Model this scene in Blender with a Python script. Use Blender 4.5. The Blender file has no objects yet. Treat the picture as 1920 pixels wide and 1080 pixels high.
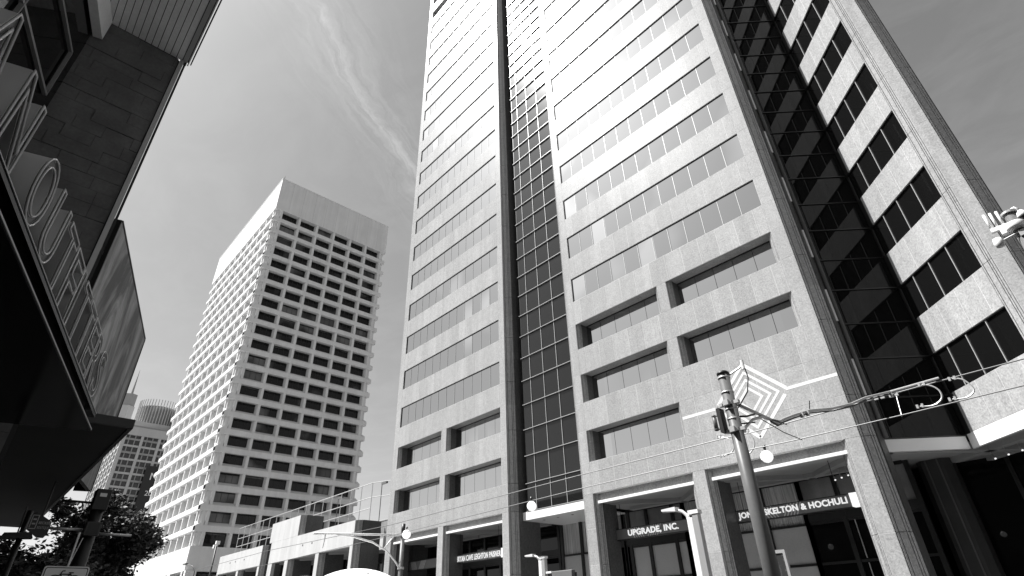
import bpy, math, random
from mathutils import Vector, Matrix
import colorsys
random.seed(7)
SC = bpy.context.scene
COL = SC.collection
PI = math.pi
R2 = math.sqrt(0.5)

# ---------------------------------------------------------------- camera
cam_d = bpy.data.cameras.new('camera')
cam = bpy.data.objects.new('camera', cam_d); COL.objects.link(cam)
RX = Vector((0.67633142, 0.73600984, -0.02941649))
DY = Vector((-0.40009853, 0.33353985, -0.85362307))
FZ = Vector((-0.6184634, 0.58910159, 0.52005993))
m3 = Matrix((RX, -DY, -FZ)).transposed()
cam.matrix_world = Matrix.Translation((0, 0, 1.6)) @ m3.to_4x4()
cam_d.sensor_width = 36.0
cam_d.lens = 1019.29 / 1920 * 36.0
cam_d.clip_start = 0.1
cam_d.clip_end = 6000
SC.camera = cam
SC.render.resolution_x = 1024; SC.render.resolution_y = 576

# ---------------------------------------------------------------- light
SUN = Vector((-0.3814, -0.4138, 0.8266)).normalized()
sun_el = math.asin(SUN.z); sun_az = math.atan2(SUN.x, SUN.y)
world = bpy.data.worlds.new('World'); SC.world = world; world.use_nodes = True
wn = world.node_tree; W = wn.nodes; WL = wn.links
for n in list(W): W.remove(n)
wo = W.new('ShaderNodeOutputWorld'); bg = W.new('ShaderNodeBackground')
sky = W.new('ShaderNodeTexSky'); sky.sky_type = 'NISHITA'; sky.sun_disc = False
sky.sun_elevation = sun_el; sky.sun_rotation = sun_az
sky.air_density = 1.0; sky.dust_density = 1.5; sky.ozone_density = 1.0
# the photograph is black and white: mix the channels as a panchromatic film would
sep = W.new('ShaderNodeSeparateColor'); WL.new(sky.outputs[0], sep.inputs[0])
def wmath(op, a, b=None, c=None):
    n = W.new('ShaderNodeMath'); n.operation = op
    for i, v in enumerate((a, b, c)):
        if v is None: continue
        if isinstance(v, (int, float)): n.inputs[i].default_value = v
        else: WL.new(v, n.inputs[i])
    return n.outputs[0]
gr = wmath('ADD', wmath('MULTIPLY', sep.outputs[0], 0.55), wmath('ADD', wmath('MULTIPLY', sep.outputs[1], 0.3), wmath('MULTIPLY', sep.outputs[2], 0.15)))
# thin cirrus: stretched noise high up, in world directions
tc = W.new('ShaderNodeTexCoord')
sx = W.new('ShaderNodeSeparateXYZ'); WL.new(tc.outputs['Generated'], sx.inputs[0])
zc = wmath('MAXIMUM', sx.outputs[2], 0.04)
px_ = wmath('DIVIDE', sx.outputs[0], zc); py_ = wmath('DIVIDE', sx.outputs[1], zc)
cx = W.new('ShaderNodeCombineXYZ'); WL.new(px_, cx.inputs[0]); WL.new(py_, cx.inputs[1])
SKY_MIX = dict(gr=gr, cx=cx)
mp = W.new('ShaderNodeMapping'); WL.new(cx.outputs[0], mp.inputs[0])
mp.inputs['Rotation'].default_value = (0, 0, math.radians(-14)); mp.inputs['Scale'].default_value = (1.6, 2.6, 1)
nz = W.new('ShaderNodeTexNoise'); WL.new(mp.outputs[0], nz.inputs[0])
nz.inputs['Scale'].default_value = 2.2; nz.inputs['Detail'].default_value = 9; nz.inputs['Roughness'].default_value = 0.62; nz.inputs['Distortion'].default_value = 0.5
mr = W.new('ShaderNodeMapRange'); WL.new(nz.outputs[0], mr.inputs[0])
mr.inputs[1].default_value = 0.42; mr.inputs[2].default_value = 0.9; mr.inputs[3].default_value = 0.0; mr.inputs[4].default_value = 0.55
# one long streak (a band crossing the sky above the far buildings)
STREAK = (0.84, 0.54, -0.492, 0.024)          # normal x, normal y, offset, width in the px_/py_ plane
dist = wmath('SUBTRACT', wmath('ADD', wmath('MULTIPLY', px_, STREAK[0]), wmath('MULTIPLY', py_, STREAK[1])), STREAK[2])
along = wmath('ADD', wmath('MULTIPLY', px_, -STREAK[1]), wmath('MULTIPLY', py_, STREAK[0]))
ns2 = W.new('ShaderNodeTexNoise'); WL.new(cx.outputs[0], ns2.inputs[0]); ns2.inputs['Scale'].default_value = 4.0; ns2.inputs['Detail'].default_value = 8; ns2.inputs['Roughness'].default_value = 0.65
warp = wmath('MULTIPLY', wmath('SUBTRACT', ns2.outputs[0], 0.5), 0.11)
dist = wmath('ADD', dist, warp)
fc = W.new('ShaderNodeCombineXYZ'); WL.new(wmath('MULTIPLY', dist, 34.0), fc.inputs[0]); WL.new(wmath('MULTIPLY', along, 5.0), fc.inputs[1])
ns3 = W.new('ShaderNodeTexNoise'); WL.new(fc.outputs[0], ns3.inputs[0]); ns3.inputs['Scale'].default_value = 1.0; ns3.inputs['Detail'].default_value = 9; ns3.inputs['Roughness'].default_value = 0.7; ns3.inputs['Distortion'].default_value = 0.9
def gauss(w):
    q = wmath('DIVIDE', dist, w); return wmath('POWER', 2.718, wmath('MULTIPLY', wmath('MULTIPLY', q, q), -1.0))
fib = wmath('MAXIMUM', wmath('MULTIPLY', wmath('SUBTRACT', ns3.outputs[0], 0.38), 2.6), 0.0)
band = wmath('ADD', wmath('MULTIPLY', wmath('MULTIPLY', gauss(0.016), wmath('ADD', fib, 0.2)), 0.20), wmath('MULTIPLY', wmath('MULTIPLY', gauss(0.095), fib), 0.17))
cl = wmath('MINIMUM', wmath('ADD', wmath('MULTIPLY', mr.outputs[0], 0.16), band), 0.9)
mixn = wmath('ADD', wmath('MULTIPLY', gr, wmath('SUBTRACT', 1.0, cl)), wmath('MULTIPLY', cl, 6.6))
comb = W.new('ShaderNodeCombineColor')
for i in range(3): WL.new(mixn, comb.inputs[i])
WL.new(comb.outputs[0], bg.inputs[0]); bg.inputs[1].default_value = 0.09
WL.new(bg.outputs[0], wo.inputs[0])

sun_d = bpy.data.lights.new('sun', 'SUN'); sun_d.energy = 5.0; sun_d.angle = math.radians(0.53)
sun_d.color = (1.0, 0.995, 0.985)
sun = bpy.data.objects.new('sun', sun_d); COL.objects.link(sun)
sun.rotation_euler = SUN.to_track_quat('Z', 'Y').to_euler(); sun.location = (0, 0, 60)
SC.view_settings.view_transform = 'Standard'; SC.view_settings.look = 'None'
SC.view_settings.gamma = 1.0; SC.view_settings.use_curve_mapping = False
SC.view_settings.exposure = 0.95
SC.render.engine = 'CYCLES'
SC.cycles.max_bounces = 6; SC.cycles.diffuse_bounces = 3; SC.cycles.glossy_bounces = 4
SC.cycles.sample_clamp_indirect = 6

# ---------------------------------------------------------------- materials
def mat(name, base=0.5, rough=0.6, metal=0.0, spec=0.5, ior=None, coat=0.0, coat_rough=0.2):
    m = bpy.data.materials.new(name); m.use_nodes = True
    b = m.node_tree.nodes['Principled BSDF']
    b.inputs['Base Color'].default_value = (base, base, base, 1)
    b.inputs['Roughness'].default_value = rough; b.inputs['Metallic'].default_value = metal
    b.inputs['Specular IOR Level'].default_value = spec
    if ior: b.inputs['IOR'].default_value = ior
    b.inputs['Coat Weight'].default_value = coat; b.inputs['Coat Roughness'].default_value = coat_rough
    return m
class NT:
    def __init__(s, m): s.m = m; s.t = m.node_tree; s.b = s.t.nodes['Principled BSDF']
    def n(s, ty): return s.t.nodes.new(ty)
    def l(s, a, b): s.t.links.new(a, b)
    def v(s, i, x):
        if isinstance(x, (int, float)): i.default_value = x
        else: s.l(x, i)
    def math(s, op, a, b=0.0, c=None, clamp=False):
        n = s.n('ShaderNodeMath'); n.operation = op; n.use_clamp = clamp
        s.v(n.inputs[0], a); s.v(n.inputs[1], b)
        if c is not None: s.v(n.inputs[2], c)
        return n.outputs[0]
    def pos(s): return s.n('ShaderNodeNewGeometry').outputs['Position']
    def obj(s): return s.n('ShaderNodeTexCoord').outputs['Object']
    def noise(s, vec, scale, detail=4, rough=0.5, mapping=None, dist=0.0):
        if mapping:
            mp = s.n('ShaderNodeMapping'); s.l(vec, mp.inputs[0]); mp.inputs['Scale'].default_value = mapping; vec = mp.outputs[0]
        n = s.n('ShaderNodeTexNoise'); s.l(vec, n.inputs['Vector'])
        n.inputs['Scale'].default_value = scale; n.inputs['Detail'].default_value = detail; n.inputs['Roughness'].default_value = rough
        n.inputs['Distortion'].default_value = dist
        return n.outputs[0]
    def rng(s, x, a, b, c, d):
        n = s.n('ShaderNodeMapRange'); s.v(n.inputs[0], x)
        for i, q in enumerate((a, b, c, d)): n.inputs[i + 1].default_value = q
        return n.outputs[0]
    def cell(s, vec, sc, off=(0, 0, 0)):
        mp = s.n('ShaderNodeMapping'); s.l(vec, mp.inputs[0]); mp.inputs['Scale'].default_value = sc; mp.inputs['Location'].default_value = off
        fl = s.n('ShaderNodeVectorMath'); fl.operation = 'FLOOR'; s.l(mp.outputs[0], fl.inputs[0])
        w = s.n('ShaderNodeTexWhiteNoise'); w.noise_dimensions = '3D'; s.l(fl.outputs[0], w.inputs['Vector'])
        return w.outputs[0]
    def base(s, x):
        c = s.n('ShaderNodeCombineColor')
        for i in range(3): s.l(x, c.inputs[i])
        s.l(c.outputs[0], s.b.inputs['Base Color'])
    def rough(s, x): s.l(x, s.b.inputs['Roughness'])
    def bump(s, h, strength=0.3, dist=0.01):
        n = s.n('ShaderNodeBump'); n.inputs['Strength'].default_value = strength; n.inputs['Distance'].default_value = dist
        s.l(h, n.inputs['Height']); s.l(n.outputs[0], s.b.inputs['Normal'])

def granite(name, base, rough, streak=1.0):
    m = mat(name, base, rough, spec=0.17); t = NT(m); p = t.pos()
    sp = t.noise(p, 11, 6, 0.85)
    sp2 = t.noise(p, 3.2, 4, 0.7)
    sp = t.rng(sp, 0.36, 0.64, 0.66, 1.32)
    sp2 = t.rng(sp2, 0.3, 0.7, 0.90, 1.10)
    pan = t.rng(t.cell(p, (1 / 1.2375, 0.02, 1 / 3.957), (0.82, 0, -0.058)), 0, 1, 0.92, 1.07)
    st = t.noise(p, 1.0, 5, 0.6, mapping=(2.2, 2.2, 0.09))
    st = t.rng(st, 0.3, 0.72, 1 - 0.07 * streak, 1 + 0.11 * streak)
    x = t.math('MULTIPLY', t.math('MULTIPLY', sp, sp2), t.math('MULTIPLY', pan, st))
    t.base(t.math('MULTIPLY', x, base)); 
    t.rough(t.rng(st, 0.9, 1.11, rough * 1.03, rough * 0.97))
    return m
M = {}
M['granite'] = granite('speckled_granite', 0.33, 0.31)
M['granite_flute'] = granite('ribbed_granite', 0.30, 0.31, 0.4)
M['joint'] = mat('pale_joint_sealant', 0.58, 0.7)
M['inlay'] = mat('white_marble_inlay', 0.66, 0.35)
M['granite_shaded'] = granite('shade_toned_granite', 0.10, 0.35, 0.4)  # same stone, with the shade of the returns put into its colour
M['core'] = mat('dark_core', 0.03, 0.8)
M['white_metal'] = mat('white_coated_metal', 0.82, 0.35)
def glassy(name, tint, metal, rough, wob=0.0, blinds=0.0, ior=1.5, coat=0.0, cells=None):
    m = mat(name, tint, rough, metal=metal, ior=ior, coat=coat, coat_rough=0.21); t = NT(m); p = t.pos()
    if wob:
        h = t.noise(p, 0.55, 2, 0.5); h2 = t.cell(p, (1 / 1.2375, 0.01, 1 / 3.957), (0.32, 0, -0.058))
        t.bump(h, wob, 0.05)
    if blinds:
        c = t.cell(p, cells or (1 / 1.2375, 0.01, 1 / 3.957), (0.32, 0, -0.058) if not cells else (0, 0.15, 0.4))
        big = t.noise(p, 0.09, 2)
        x = t.rng(t.math('MULTIPLY', c, t.rng(big, 0.4, 0.62, 0.2, 1.2)), 0.55, 0.95, 0.0, blinds)
        t.base(t.math('ADD', x, tint))
    return m
M['glass_mirror'] = glassy('silvered_window_glass', 0.40, 1.0, 0.035, wob=0.05, blinds=0.22, coat=0.0)
M['glass_recess'] = glassy('silvered_recessed_glass', 0.46, 1.0, 0.02, wob=0.08, blinds=0.06)
M['glass_slot'] = glassy('smoked_curtain_wall_glass', 0.012, 0.0, 0.02, wob=0.03, ior=1.38, coat=0.07)
M['glass_black'] = glassy('black_glass', 0.006, 0.0, 0.015, wob=0.015, ior=1.30)
M['mullion'] = mat('pale_aluminium_mullion', 0.45, 0.35, metal=0.3)
M['mull_dark'] = mat('dark_bronze_mullion', 0.012, 0.4)
M['frame_dark'] = mat('black_window_frame', 0.01, 0.4)
def plaster(name, base, rough, s1=0.7, amt=0.1, streak=0.1, fine=0.05):
    m = mat(name, base, rough, spec=0.3); t = NT(m); p = t.pos()
    a = t.rng(t.noise(p, s1, 5, 0.6), 0.3, 0.7, 1 - amt, 1 + amt)
    b = t.rng(t.noise(p, 1.0, 5, 0.65, mapping=(0.9, 0.9, 0.06)), 0.3, 0.7, 1 - streak, 1 + streak * 0.6)
    c = t.rng(t.noise(p, 14, 3, 0.6), 0.3, 0.7, 1 - fine, 1 + fine)
    t.base(t.math('MULTIPLY', t.math('MULTIPLY', a, b), t.math('MULTIPLY', c, base)))
    return m
M['concrete_white'] = plaster('white_precast_concrete', 0.68, 0.75, 0.2, 0.05, 0.09)
M['concrete_pale'] = plaster('pale_precast_panels', 0.50, 0.7, 0.5, 0.05, 0.12)
M['ceiling'] = plaster('painted_ceiling', 0.34, 0.7, 0.5, 0.06, 0.02)
M['far_stone'] = plaster('distant_stone', 0.46, 0.7, 0.1, 0.05, 0.06)
M['far_grey'] = plaster('distant_grey_panels', 0.28, 0.6, 0.1, 0.05, 0.06)
M['far_glass'] = mat('distant_dark_glass', 0.04, 0.12, spec=0.6)
M['tower_glass'] = glassy('dark_tower_glass', 0.006, 0.0, 0.04, wob=0.3, ior=1.38, blinds=0.16, cells=(0.187, 0.187, 0.2482))
M['tower_glass2'] = plaster('grey_lit_pane', 0.22, 0.25, 0.35, 0.35, 0.3)
M['ground'] = plaster('concrete_paving', 0.20, 0.85, 0.6, 0.12, 0.0, 0.1)
M['asphalt'] = plaster('asphalt', 0.055, 0.9, 0.8, 0.15, 0.0, 0.2)
M['kerb'] = plaster('kerb_concrete', 0.36, 0.8)
M['paint'] = mat('road_paint', 0.75, 0.7)
M['rail'] = mat('steel_rail', 0.25, 0.3, metal=1.0)
M['pole_grey'] = plaster('grey_painted_steel', 0.12, 0.42, 3, 0.08, 0.05)
M['pole_dark'] = mat('black_painted_steel', 0.012, 0.45)
M['steel_light'] = mat('galvanised_steel', 0.55, 0.4, metal=0.6)
M['white_paint'] = mat('white_paint', 0.80, 0.4)
M['wire'] = mat('overhead_wire', 0.16, 0.5, metal=0.4)
M['wire_light'] = mat('pale_cable', 0.55, 0.4, metal=0.5)
M['insulator'] = mat('black_insulator', 0.015, 0.35)
M['sign_face'] = plaster('sign_face_grey', 0.15, 0.5, 1.0, 0.04, 0.0)
M['letter_white'] = mat('white_letter_face', 0.9, 0.4)
b = M['letter_white'].node_tree.nodes['Principled BSDF']
b.inputs['Emission Color'].default_value = (1, 1, 1, 1); b.inputs['Emission Strength'].default_value = 0.30   # back-lit sign letters
M['sign_chevron'] = mat('sign_pattern_light', 0.48, 0.5)
M['brick_dark'] = plaster('dark_slate_tile', 0.13, 0.55, 1.2, 0.25, 0.0, 0.12)
M['slat'] = plaster('grey_soffit_board', 0.8, 0.5, 1.0, 0.08, 0.0)
M['trim'] = mat('grey_metal_trim', 0.5, 0.35, metal=0.3)
M['store_glass'] = glassy('dark_store_glass', 0.005, 0.0, 0.05, wob=0.02)
M['store_frame'] = mat('grey_window_frame', 0.19, 0.45)
M['canopy_black'] = mat('black_canopy_metal', 0.005, 0.18, spec=0.12)
M['canopy_grey'] = plaster('dark_grey_canopy_metal', 0.05, 0.4, 0.8, 0.15, 0.0)
M['canopy_soffit'] = plaster('charcoal_soffit', 0.022, 0.6, 0.5, 0.25, 0.0)
M['canopy_edge'] = mat('worn_metal_edge', 0.30, 0.4, metal=0.3)
M['letter_body'] = mat('grey_channel_letter', 0.5, 0.45)
M['letter_core'] = mat('dark_letter_face', 0.04, 0.5)
M['letter_rim'] = mat('pale_letter_rim', 0.5, 0.4, metal=0.2)
M['trunk'] = plaster('bark', 0.06, 0.9)
M['curtain'] = None
m = mat('pleated_white_curtain', 0.32, 0.7); t = NT(m)
x = t.noise(t.pos(), 1.0, 4, 0.7, mapping=(9, 0.3, 0.15)); t.base(t.rng(x, 0.3, 0.7, 0.22, 0.78)); M['curtain'] = m
M['shade'] = plaster('roller_shade', 0.50, 0.35, 0.4, 0.06, 0.0)
# mural: soft smears of grey
m = mat('printed_banner', 0.1, 0.55); t = NT(m)
x = t.noise(t.pos(), 0.55, 7, 0.62, mapping=(1.0, 1.0, 0.35), dist=1.6); y = t.noise(t.pos(), 2.4, 5, 0.6, mapping=(1, 1, 0.3), dist=0.8)
t.base(t.math('ADD', t.rng(x, 0.44, 0.66, 0.03, 0.30), t.rng(y, 0.5, 0.8, 0.0, 0.08))); M['mural'] = m

m = mat('poster_print', 0.1, 0.4); t = NT(m)
x = t.noise(t.pos(), 4, 4, 0.6, mapping=(1, 1, 0.6)); t.base(t.rng(x, 0.48, 0.74, 0.03, 0.4)); M['poster'] = m
m = mat('leaves', 0.06, 0.55); t = NT(m); oi = t.cell(t.pos(), (3.1, 3.1, 3.1))
t.base(t.rng(oi, 0, 1, 0.02, 0.075)); M['leaf'] = m
m.node_tree.nodes['Principled BSDF'].inputs['Specular IOR Level'].default_value = 0.3
m = mat('perforated_white_fabric', 0.82, 0.6); M['fabric'] = m
M['lamp_disc'] = mat('white_lamp_glass', 0.85, 0.3)
q_ = M['lamp_disc'].node_tree.nodes['Principled BSDF']; q_.inputs['Emission Color'].default_value = (1, 1, 1, 1); q_.inputs['Emission Strength'].default_value = 0.45   # lit lamp
M['emissive_cap'] = M['lamp_disc'].copy(); M['emissive_cap'].name = 'emissive_sign_end'  # white end caps of the hanging signs, given emission

# ---------------------------------------------------------------- mesh helpers
class MB:
    def __init__(s): s.v = []; s.f = []; s.mi = []; s.cur = 0
    def add(s, vs, fs):
        o = len(s.v); s.v += [tuple(v) for v in vs]; s.f += [tuple(i + o for i in f) for f in fs]; s.mi += [s.cur] * len(fs)
        return s
    def box(s, x0, x1, y0, y1, z0, z1):
        return s.add([(x0, y0, z0), (x1, y0, z0), (x1, y1, z0), (x0, y1, z0), (x0, y0, z1), (x1, y0, z1), (x1, y1, z1), (x0, y1, z1)],
                     [(0, 3, 2, 1), (4, 5, 6, 7), (0, 1, 5, 4), (1, 2, 6, 5), (2, 3, 7, 6), (3, 0, 4, 7)])
    def hexa(s, p):   # 8 points bottom ccw, top ccw
        return s.add(p, [(0, 3, 2, 1), (4, 5, 6, 7), (0, 1, 5, 4), (1, 2, 6, 5), (2, 3, 7, 6), (3, 0, 4, 7)])
    def prism(s, poly, z0, z1):
        n = len(poly)
        a = sum(poly[i][0] * poly[(i + 1) % n][1] - poly[(i + 1) % n][0] * poly[i][1] for i in range(n))
        if a < 0: poly = poly[::-1]
        vs = [(x, y, z0) for x, y in poly] + [(x, y, z1) for x, y in poly]
        fs = [tuple(range(n))[::-1], tuple(range(n, 2 * n))] + [(i, (i + 1) % n, n + (i + 1) % n, n + i) for i in range(n)]
        return s.add(vs, fs)
    def quad(s, a, b, c, d): return s.add([a, b, c, d], [(0, 1, 2, 3)])
    def bar(s, a, b, w, h=None, up=(0, 0, 1)):
        a = Vector(a); b = Vector(b); h = h or w; d = (b - a).normalized(); u = Vector(up)
        if abs(d.dot(u)) > 0.99: u = Vector((1, 0, 0))
        x = d.cross(u).normalized() * w / 2; y = x.cross(d).normalized() * h / 2
        return s.hexa([a - x - y, a + x - y, b + x - y, b - x - y, a - x + y, a + x + y, b + x + y, b - x + y])
    def tube(s, pts, r, n=8, r1=None):
        pts = [Vector(p) for p in pts]; rings = []; N = len(pts); o = len(s.v); prev = None
        for i, p in enumerate(pts):
            d = (pts[min(i + 1, N - 1)] - pts[max(i - 1, 0)]).normalized()
            u = Vector((0, 0, 1)) if abs(d.z) < 0.9 else Vector((1, 0, 0))
            if prev is not None and prev.cross(d).length > 0.05: u = prev
            x = d.cross(u).normalized(); y = x.cross(d).normalized(); prev = y
            rr = r if r1 is None else r + (r1 - r) * i / (N - 1)
            for k in range(n):
                a = 2 * PI * k / n; s.v.append(tuple(p + x * math.cos(a) * rr + y * math.sin(a) * rr))
        fs = []
        for i in range(N - 1):
            for k in range(n):
                fs.append((o + i * n + k, o + i * n + (k + 1) % n, o + (i + 1) * n + (k + 1) % n, o + (i + 1) * n + k))
        fs.append(tuple(o + k for k in range(n))[::-1]); fs.append(tuple(o + (N - 1) * n + k for k in range(n)))
        s.f += fs; s.mi += [s.cur] * len(fs); return s
    def lathe(s, prof, n=16, c=(0, 0, 0)):
        o = len(s.v)
        for r, z in prof:
            for k in range(n):
                a = 2 * PI * k / n; s.v.append((c[0] + r * math.cos(a), c[1] + r * math.sin(a), c[2] + z))
        P = len(prof); fs = [(o + i * n + k, o + i * n + (k + 1) % n, o + (i + 1) * n + (k + 1) % n, o + (i + 1) * n + k) for i in range(P - 1) for k in range(n)]
        fs += [tuple(o + k for k in range(n))[::-1], tuple(o + (P - 1) * n + k for k in range(n))]
        s.f += fs; s.mi += [s.cur] * len(fs); return s
    def mesh(s, name, mats, smooth=False):
        me = bpy.data.meshes.new(name); me.from_pydata(s.v, [], s.f)
        if not isinstance(mats, (list, tuple)): mats = [mats]
        for m_ in mats: me.materials.append(m_)
        if len(mats) > 1: me.polygons.foreach_set('material_index', s.mi)
        if smooth: me.polygons.foreach_set('use_smooth', [True] * len(me.polygons))
        me.update(); return me
    def build(s, name, mats, parent=None, smooth=False, bevel=0.0):
        o = bpy.data.objects.new(name, s.mesh(name, mats, smooth)); COL.objects.link(o)
        if parent: o.parent = parent
        if bevel:
            b = o.modifiers.new('bevel', 'BEVEL'); b.width = bevel; b.segments = 2; b.limit_method = 'ANGLE'
        return o
def tag(o, label=None, cat=None, group=None, kind=None):
    if label: o['label'] = label
    if cat: o['category'] = cat
    if group: o['group'] = group
    if kind: o['kind'] = kind
    return o
def thing(name, label, cat, loc=(0, 0, 0), rz=0.0, group=None):
    o = bpy.data.objects.new(name, None); COL.objects.link(o); o.location = loc; o.rotation_euler = (0, 0, rz)
    o.empty_display_size = 0.3
    return tag(o, label, cat, group)
def struct(name, mb, m_): return tag(mb.build(name, m_), kind='structure')
def inst(name, me, loc, rz=0.0, parent=None):
    o = bpy.data.objects.new(name, me); COL.objects.link(o); o.location = loc; o.rotation_euler = (0, 0, rz); o.parent = parent
    return o
def textmesh(txt, size, extrude, sx=1.0, bevel=0.0, rim=False, align='LEFT', space=1.0):
    cu = bpy.data.curves.new('t', 'FONT'); cu.body = txt; cu.size = size; cu.extrude = extrude; cu.align_x = align
    cu.space_character = space; cu.offset = 0.0
    cu.resolution_u = 5
    if rim: cu.fill_mode = 'NONE'; cu.bevel_depth = bevel; cu.bevel_resolution = 0; cu.extrude = 0
    elif bevel: cu.offset = bevel
    o = bpy.data.objects.new('t', cu); COL.objects.link(o)
    bpy.context.view_layer.update()
    me = bpy.data.meshes.new_from_object(o.evaluated_get(bpy.context.evaluated_depsgraph_get()))
    bpy.data.objects.remove(o); bpy.data.curves.remove(cu)
    if sx != 1.0: me.transform(Matrix.Diagonal((sx, 1, 1, 1)))
    return me

# ---------------------------------------------------------------- setting
D = 28.0
struct('ground', MB().box(-2500, 2500, -2500, 2500, -0.6, -0.16), M['ground'])
struct('road', MB().box(-600, 300, 5.5, 21.5, -0.16, -0.13), M['asphalt'])
struct('sidewalk', MB().box(-600, 300, -60, 5.38, -0.16, 0.0), M['ground'])
struct('sidewalk', MB().box(-600, 300, 21.62, 130, -0.16, 0.0), M['ground'])
for y0, y1 in ((5.38, 5.5), (21.5, 21.62)):
    struct('kerb', MB().box(-600, 300, y0, y1, -0.16, 0.015), M['kerb'])
mb = MB()
for y in (9.3, 13.5):
    for k in range(-60, 16): mb.box(k * 6, k * 6 + 3, y, y + 0.12, -0.13, -0.126)
struct('lane_marking', mb, M['paint'])
mb = MB()
for y in (17.0, 18.435): mb.box(-500, 250, y, y + 0.07, -0.13, -0.10)
struct('tram_rail', mb, M['rail'])

# ================================================================ granite tower
tower = thing('granite_office_tower', 'granite office tower with long ribbon windows, dark glass slot and notched corner', 'office tower', (0, 0, 0))
PANELS = []   # (mesh key, loc, rz, dist) collected then split into objects and one stuff part
PANES = {}
CAMP = Vector((0, 0, 1.6))
class Face:
    def __init__(s, ox, oy, ang): s.o = Vector((ox, oy, 0)); s.a = ang; s.u = Vector((math.cos(ang), math.sin(ang), 0)); s.n = Vector((-math.sin(ang), math.cos(ang), 0))
    def P(s, a, d, z): return s.o + s.u * a + s.n * d + Vector((0, 0, z))
    def box(s, mb, a0, a1, d0, d1, z0, z1):
        if not isinstance(mb, MB): PANELS.append((mb.kind, (round(a1 - a0, 3), round(d1 - d0, 3), round(z1 - z0, 3)), s.P(a0, d0, z0), s.a)); return
        mb.hexa([s.P(a0, d0, z0), s.P(a1, d0, z0), s.P(a1, d1, z0), s.P(a0, d1, z0), s.P(a0, d0, z1), s.P(a1, d0, z1), s.P(a1, d1, z1), s.P(a0, d1, z1)])
    def poly(s, mb, pts, z0, z1): mb.prism([tuple(s.P(a, d, 0))[:2] for a, d in pts], z0, z1)
G = 0.012
def panel(F, a0, a1, z0, z1, d0=0.0, th=0.05, kind='granite_panel', g=G):
    w = a1 - a0 - 2 * g; h = z1 - z0 - 2 * g
    if w < 0.03: return
    PANELS.append((kind, (round(w, 3), round(th, 3), round(h, 3)), F.P(a0 + g, d0, z0 + g), F.a))
def pane(F, a0, a1, z0, z1, d0, kind, g=0.012):
    PANELS.append((kind, (round(a1 - a0 - 2 * g, 3), 0.02, round(z1 - z0 - 2 * g, 3)), F.P(a0 + g, d0, z0 + g), F.a))
Z0 = 12.10; PIT = 3.957; WH = 2.02; NROW = 26
ZTOP = Z0 + PIT * (NROW - 1) + 2.6
def zt(k): return Z0 + PIT * k
FR = Face(-23.46, D, 0.0); FL = Face(-46.93, D, 0.0); FB = Face(-4.02, 32.13, -PI / 4)
MOD = 1.2375
class Col:
    def __init__(s, kind): s.kind = kind
    def box(s, x0, x1, y0, y1, z0, z1): PANELS.append((s.kind, (round(x1 - x0, 3), round(y1 - y0, 3), round(z1 - z0, 3)), Vector((x0, y0, z0)), 0.0))
back = Col('backing_wall'); mull = Col('window_mullion'); frame = Col('window_frame'); mbd = Col('dark_transom')
def joints(a0, a1, start):
    xs = [a0]; x = start
    while x < a1 - 0.2:
        if x > a0 + 0.15: xs.append(x)
        x += MOD
    xs.append(a1); return xs
C54 = 0.54
DR = 0.86
def flush_row(F, a0, a1, k, n):
    z1 = zt(k); z0 = z1 - WH
    F.box(frame, a0, a1, 0.125, 0.16, z0, z1)
    w = (a1 - a0) / n
    for i in range(n):
        pane(F, a0 + i * w, a0 + (i + 1) * w, z0 + 0.01, z1 - 0.01, 0.10, 'window_pane')
        if i: F.box(mull, a0 + i * w - 0.012, a0 + i * w + 0.012, 0.075, 0.125, z0, z1)
    F.box(frame, a0, a1, 0.06, 0.10, z1 - 0.05, z1); F.box(frame, a0, a0 + 0.05, 0.06, 0.10, z0, z1 - 0.05)  # black strips at head and left put in the reveal's shadow lines
    F.box(mull, a0 + 0.05, a1, 0.05, 0.10, z0, z0 + 0.035)
recesses = []
def recess(F, a0, a1, z0, z1, c=0.31, d=DR, n=5):
    """chamfered granite reveal, soffit, sill and silvered panes of one deep window"""
    r = MB()
    # left chamfer ribs + flat side (faces +u)
    ribs(F, (a0, 0.0), (a0 + c, c), z0, z1, r)
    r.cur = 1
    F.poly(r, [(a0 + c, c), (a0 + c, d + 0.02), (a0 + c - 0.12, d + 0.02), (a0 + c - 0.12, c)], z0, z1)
    r.cur = 0
    ribs(F, (a1 - c, c), (a1, 0.0), z0, z1, r)
    F.poly(r, [(a1 - c, c), (a1 - c, d + 0.02), (a1 - c + 0.12, d + 0.02), (a1 - c + 0.12, c)], z0, z1)
    F.poly(r, [(a0, 0.05), (a1, 0.05), (a1 - c, c + 0.05), (a1 - c, d), (a0 + c, d), (a0 + c, c + 0.05)], z1, z1 + 0.06)
    F.poly(r, [(a0, 0.05), (a1, 0.05), (a1 - c, c + 0.05), (a1 - c, d), (a0 + c, d), (a0 + c, c + 0.05)], z0 - 0.06, z0)
    r.build('window_reveal', [M['granite_flute'], M['granite_shaded']], tower)
    w = (a1 - a0 - 2 * c) / n
    F.box(frame, a0 + c, a1 - c, d + 0.03, d + 0.06, z0, z1)
    F.box(frame, a0 + c, a1 - c, d - 0.04, d, z1 - 0.06, z1)
    for i in range(n): pane(F, a0 + c + i * w, a0 + c + (i + 1) * w, z0, z1, d, 'recessed_pane', 0.014)
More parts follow.
